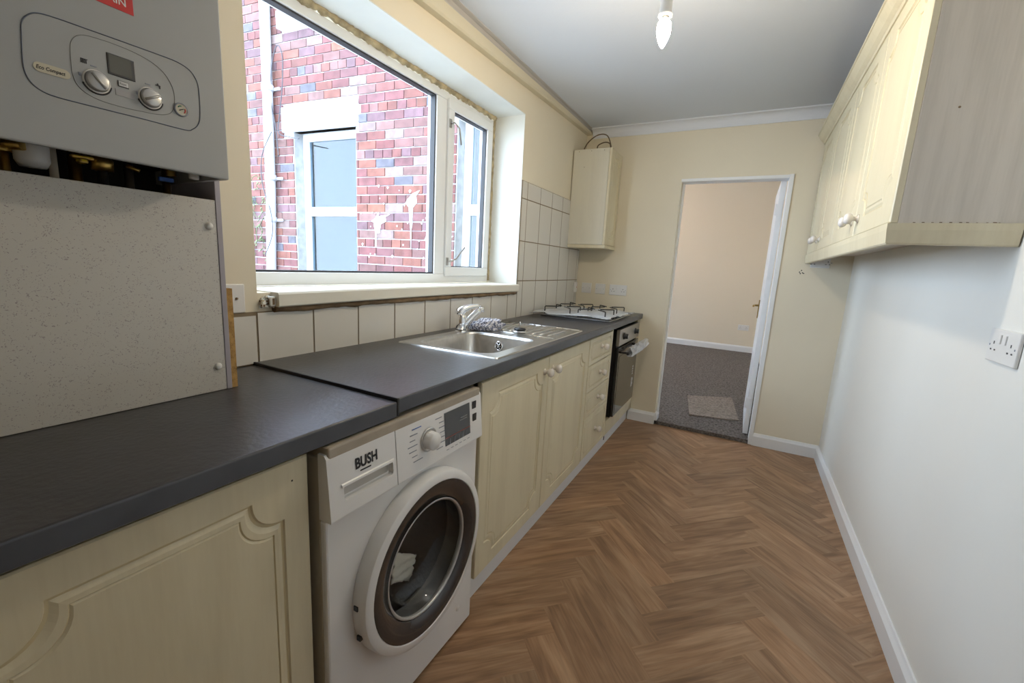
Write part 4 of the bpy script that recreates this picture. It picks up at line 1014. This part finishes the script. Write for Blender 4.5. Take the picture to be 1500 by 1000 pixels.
# pipework seen under the casing (hangs from the boiler)
def hang(name, fn):
    m = MB(); fn(m); return m.build(name, None, t)
hang('brass_valve', lambda m: (m.tube([(.13, .275, 1.44), (.13, .275, 1.20)], .011, brass, 16), m.lathe([(.017, -.01), (.017, .01)], (.13, .275, 1.414), (0, 0, 1), brass, 6), m.tube([(.14, .275, 1.416), (.165, .296, 1.416)], .009, brass, 12)))
hang('condensate_trap', lambda m: m.lathe([(0, -.030), (.018, -.029), (.0235, -.018), (.024, .02), (.021, .024), (.021, .04)], (.14, .312, 1.412), (0, 0, 1), plast_w, 28))
hang('relief_pipe', lambda m: m.tube([(.14, .339, 1.44), (.14, .339, 1.15)], .0065, beige_p, 14))
hang('gas_tap', lambda m: (m.tube([(.12, .376, 1.44), (.12, .376, 1.15)], .010, brass, 16), m.box((.142, .362, 1.412), (.156, .396, 1.420), yellow_p, .003), m.box((.138, .372, 1.404), (.158, .386, 1.414), yellow_p, .003)))
hang('pipe_union', lambda m: (m.lathe([(.010, -.016), (.018, -.014), (.019, .006), (.014, .012)], (.14, .411, 1.412), (0, 0, 1), brass, 24), m.tube([(.14, .411, 1.44), (.14, .411, 1.15)], .0085, black_pl, 14)))
hang('cold_feed_valve', lambda m: (m.tube([(.13, .458, 1.44), (.13, .458, 1.15)], .008, steel_d, 14), m.tube([(.14, .452, 1.416), (.15, .470, 1.408)], .004, brass, 8)))
hang('filling_valve', lambda m: (m.tube([(.12, .530, 1.44), (.12, .530, 1.15)], .0075, brass, 14), m.lathe([(.010, -.005), (.010, .005)], (.14, .531, 1.416), (0, 0, 1), brass, 20)))
hang('blue_lever', lambda m: m.box((.138, .506, 1.396), (.148, .534, 1.405), blue_p, .002))
hang('screw_boss', lambda m: m.lathe([(0, -.006), (.009, -.005), (.010, 0), (.010, .02)], (.21, .545, 1.408), (0, 0, 1), plast_w, 18))
# ---------------- boxing under the boiler
t = thing('pipe_boxing', 'white speckled panel boxing in the pipes below the boiler', 'panel', (.1, .36, .905))
bx('shade_backing', (.0005, -.02, 1.10), (.006, .590, 1.49), dark_void, t)  # dark sheet painted for the shade behind the pipes, not a real board
m = MB(); m.box((.180, -.02, .9055), (.198, .592, 1.365), speck, .0008, 1); m.build('front_panel', None, t)
m = MB(); m.box((.003, .592, .9055), (.200, .604, 1.470), lilac, .0008, 1); m.build('end_panel', None, t)
for y, z in ((.575, 1.305), (.574, .968)):
    m = MB(); m.lathe([(.0085, 0), (.0085, .002), (.0065, .006), (0, .0075)], (.198, y, z), (1, 0, 0), plast_w, 20); m.build('screw_cap', None, t)
o = bx('chipboard_offcut', (.003, .6055, .9055), (.196, .6195, 1.158), chip); tag(o, 'raw chipboard strip standing on the worktop beside the boiler boxing', 'board')
# ================================================================== SOCKETS
def faceplate(name, lab, c, nrm, wd, ht, kind, tint=plast_w, group=None):
    """c centre on the wall, nrm wall normal; built in local frame (a = right seen from the front)"""
    n = Vector(nrm); a = Vector((0, 0, 1)).cross(n); u = Vector((0, 0, 1)); c = Vector(c)
    t = thing(name, lab, 'switch' if kind in ('switch', 'blank') else 'socket', c-u*ht/2, group)
    def bb(mb, a0, a1, z0, z1, d0, d1, mt, bev=0):
        p = c+a*a0+u*z0+n*d0; q = c+a*a1+u*z1+n*d1
        mb.box([min(p[i], q[i]) for i in range(3)], [max(p[i], q[i]) for i in range(3)], mt, bev)
    m = MB(); bb(m, -wd/2, wd/2, -ht/2, ht/2, .0003, .009, tint, .003); m.build('plate', None, t)
    if kind == 'double':
        for s_ in (-1, 1):
            m = MB(); bb(m, s_*.013-.0055, s_*.013+.0055, .006, .030, .008, .0125, tint, .0015); m.build('rocker_switch', None, t)
            m = MB(); x = s_*.042
            bb(m, x-.0022, x+.0022, .003, .011, .0086, .0094, black_pl); bb(m, x-.0135, x-.0065, -.0135, -.0095, .0086, .0094, black_pl); bb(m, x+.0065, x+.0135, -.0135, -.0095, .0086, .0094, black_pl); m.build('pin_holes', None, t)
        for s_ in (-1, 1): MB().lathe([(.003, .0085), (.0025, .0095), (0, .0096)], c+a*s_*.062, n, print_gr, 12).build('fixing_screw', None, t)
    elif kind == 'switch':
        m = MB(); bb(m, -.010, .010, -.014, .014, .008, .013, tint, .002); o = m.build('rocker_switch', None, t)
        for s_ in (-1, 1): MB().lathe([(.003, .0085), (.0025, .0095), (0, .0096)], c+a*s_*.030, n, print_gr, 12).build('fixing_screw', None, t)
    elif kind == 'spur':
        m = MB(); bb(m, -.032, -.006, -.014, .014, .008, .012, tint, .001); m.build('fuse_carrier', None, t)
        m = MB(); m.lathe([(.004, .0085), (.0035, .011), (0, .0112)], c+a*.018, n, red_neon if n.x > .5 and c.y > 3 else wood_d, 14); m.build('neon', None, t)
    return t
faceplate('double_socket', 'white double socket on the right wall below the wall cabinets', (W, 1.545, 1.113), (-1, 0, 0), .146, .086, 'double')
faceplate('isolator_switch', 'square white switch on the far wall nearest the tiled corner', (.100, YF, 1.088), (0, -1, 0), .086, .086, 'switch')
faceplate('isolator_switch', 'square white switch on the far wall next to the double socket', (.222, YF, 1.088), (0, -1, 0), .086, .086, 'switch')
faceplate('double_socket', 'white double socket on the far wall to the right of two switches above the hob', (.376, YF, 1.088), (0, -1, 0), .146, .086, 'double')
faceplate('double_socket', 'white double socket on the far wall half hidden under the right wall cabinets', (1.740, YF, 1.375), (0, -1, 0), .110, .070, 'double')
faceplate('fused_spur', 'white switch with a red neon on the tiles in the far corner', (.0085, 3.580, 1.088), (1, 0, 0), .075, .086, 'spur')
faceplate('fused_spur', 'white fused switch on the wall between chipboard strip and window', (.001, .715, 1.112), (1, 0, 0), .086, .086, 'spur')
faceplate('double_socket', 'white double socket low on the living room wall seen through the doorway', (1.355, 8.0, .43), (0, -1, 0), .16, .09, 'double')
# screw holes left in the far wall
m = MB()
for x, z in ((1.640, 1.318), (1.630, 1.306), (1.648, 1.302), (1.636, 1.296), (1.655, 1.298)): m.lathe([(.004, .0002), (.003, .0012), (0, .0013)], (x, YF, z), (0, -1, 0), dark_void, 10)
tag(m.build('screw_hole'), 'small cluster of old screw holes in the far wall right of the doorway', 'hole', kind='stuff')
# ================================================================== WALL CABINETS
UX, UY0, UZ0, UZ1 = 1.65, 1.60, 1.424, 2.144
labs = ['cream wall cabinet on the right wall nearest the camera, oak-grey side showing', 'cream wall cabinet on the right wall at the far end beside the doorway']
for i, lab in enumerate(labs):
    y0 = UY0+i*1.003; y1 = y0+1.0
    t = thing('wall_cabinet', lab, 'cabinet', ((UX+W)/2, (y0+y1)/2, UZ0), 'cream wall cabinets on the right wall')
    bx('carcass', (UX+.019, y0, UZ0), (W-.001, y1, UZ1), cab_end, t)
    if i == 0:
        MB().lathe([(.003, 0), (.002, .0008), (0, .0009)], (1.745, y0, 1.715), (0, -1, 0), wood_d, 10).build('screw_hole', None, t)
        rc_ = random.Random(6); mm = MB()
        for q in range(16): xx = rc_.uniform(UX+.05, W-.02); l_ = rc_.uniform(.002, .007); mm.box((xx, y0-.0006, UZ0+.0005), (xx+l_, y0+.0004, UZ0+.0005+l_*.35), wood_d)
        mm.build('chipped_edge', None, t)['kind'] = 'stuff'
    for k in (0, 1):
        ya, yb = (y0+.002, y0+.498) if k == 0 else (y0+.502, y0+.998)
        d = panel_door('door', t, UX, ya, yb, UZ0+.002, UZ1-.002, sgn=-1, margin=.06)
        knob(d, UX, y0+(.445 if k == 0 else .555), UZ0+.062, -1)
def swept(name, prof, path, m_, lab, cat, closed_end=True):
    """prof: (outward, z) points; path: list of (x,y,(outward dir x,y))"""
    mb = MB(); rings = [[mb.bm.verts.new((x+dx*p[0], y+dy*p[0], p[1])) for p in prof] for x, y, (dx, dy) in path]; n = len(prof)
    for A, B in zip(rings, rings[1:]):
        for i in range(n): mb.bm.faces.new((A[i], A[(i+1) % n], B[(i+1) % n], B[i]))
    mb.bm.faces.new(rings[0][::-1]); mb.bm.faces.new(rings[-1])
    return tag(mb.build(name, m_), lab, cat)
yE = YF-.02
prof = [(0, 2.134), (.005, 2.134), (.008, 2.146), (.012, 2.149), (.022, 2.158), (.034, 2.176), (.040, 2.186), (.045, 2.188), (.045, 2.197), (0, 2.197)]
swept('cabinet_cornice', prof, [(W-.004, UY0, (0, -1)), (UX, UY0, (-1, -1)), (UX, yE, (-1, 0))], cab_cream, 'cream moulded cornice along the top of the right wall cabinets', 'cornice')
prof = [(-.018, 1.366), (-.003, 1.366), (.000, 1.370), (.004, 1.405), (.004, 1.4235), (-.018, 1.4235)]
swept('cabinet_pelmet', prof, [(W-.004, UY0, (0, -1)), (UX, UY0, (-1, -1)), (UX, yE, (-1, 0))], cab_cream, 'cream light pelmet along the underside of the right wall cabinets', 'pelmet')
# small cabinet in the far left corner
t = thing('corner_cabinet', 'narrow cream wall cabinet high in the far left corner above the hob', 'cabinet', (.15, 3.48, 1.42))
CY0 = 3.335
bx('carcass', (.0085, CY0, 1.440), (.292, YF-.002, 2.150), mat('pale_side_laminate', (.66, .63, .53), .45), t)
grain(bpy.data.materials['pale_side_laminate'], (.66, .63, .53), (.70, .67, .56))
panel_door('door', t, .312, CY0, YF-.004, 1.440, 2.150, margin=.05, rc=.04)
m = MB(); m.box((.0085, CY0-.003, 1.412), (.318, YF-.003, 1.438), cab_cream, .004); m.build('base_moulding', None, t)
for x, z in ((.05, 2.135), (.15, 2.135), (.25, 2.135), (.10, 2.02)): MB().lathe([(.003, 0), (.002, .0012), (0, .0013)], (x, CY0, z), (0, -1, 0), wood_d, 10).build('nail_head', None, t)
m = MB(); m.tube(spline([(.06, 3.40, 2.154), (.10, 3.38, 2.21), (.18, 3.37, 2.255), (.25, 3.38, 2.245), (.285, 3.40, 2.155)]), .0042, cable_br, 8)
m.tube(spline([(.27, 3.42, 2.156), (.26, 3.42, 2.20), (.215, 3.43, 2.215), (.165, 3.43, 2.195), (.16, 3.43, 2.157)]), .0042, cable_br, 8)
tag(m.build('cable_coil'), 'brown cable looping out of the top of the corner cabinet', 'cable')
# ================================================================== LIGHT
t = thing('pendant_light', 'lit bare candle bulb in a white lampholder hanging from the ceiling', 'light', (BULB[0], BULB[1], H))
bxx, byy, bz = BULB
m = MB(); m.lathe([(0, 0), (.045, 0), (.044, -.010), (.030, -.022), (.012, -.026), (0, -.026)], (bxx, byy, H), (0, 0, 1), plast_w, 32); m.build('ceiling_rose', None, t)
m = MB(); m.tube([(bxx, byy, H-.024), (bxx, byy, bz+.13)], .0035, plast_w, 10); m.build('flex', None, t)
m = MB(); m.lathe([(.005, .135), (.012, .130), (.0185, .115), (.0190, .052), (.0215, .050), (.0215, .042), (.014, .041)], (bxx, byy, bz), (0, 0, 1), plast_w, 28); m.build('lampholder', None, t)
m = MB(); m.lathe([(.0125, .056), (.013, .034), (.0165, .030)], (bxx, byy, bz), (0, 0, 1), plast_w, 24); m.build('bulb_cap', None, t)
m = MB(); m.lathe([(.0130, .032), (.0200, .022), (.0225, .008), (.0215, -.008), (.0165, -.026), (.009, -.042), (.003, -.051), (0, -.052)], (bxx, byy, bz), (0, 0, 1), bulb_m, 28); m.build('bulb', None, t)
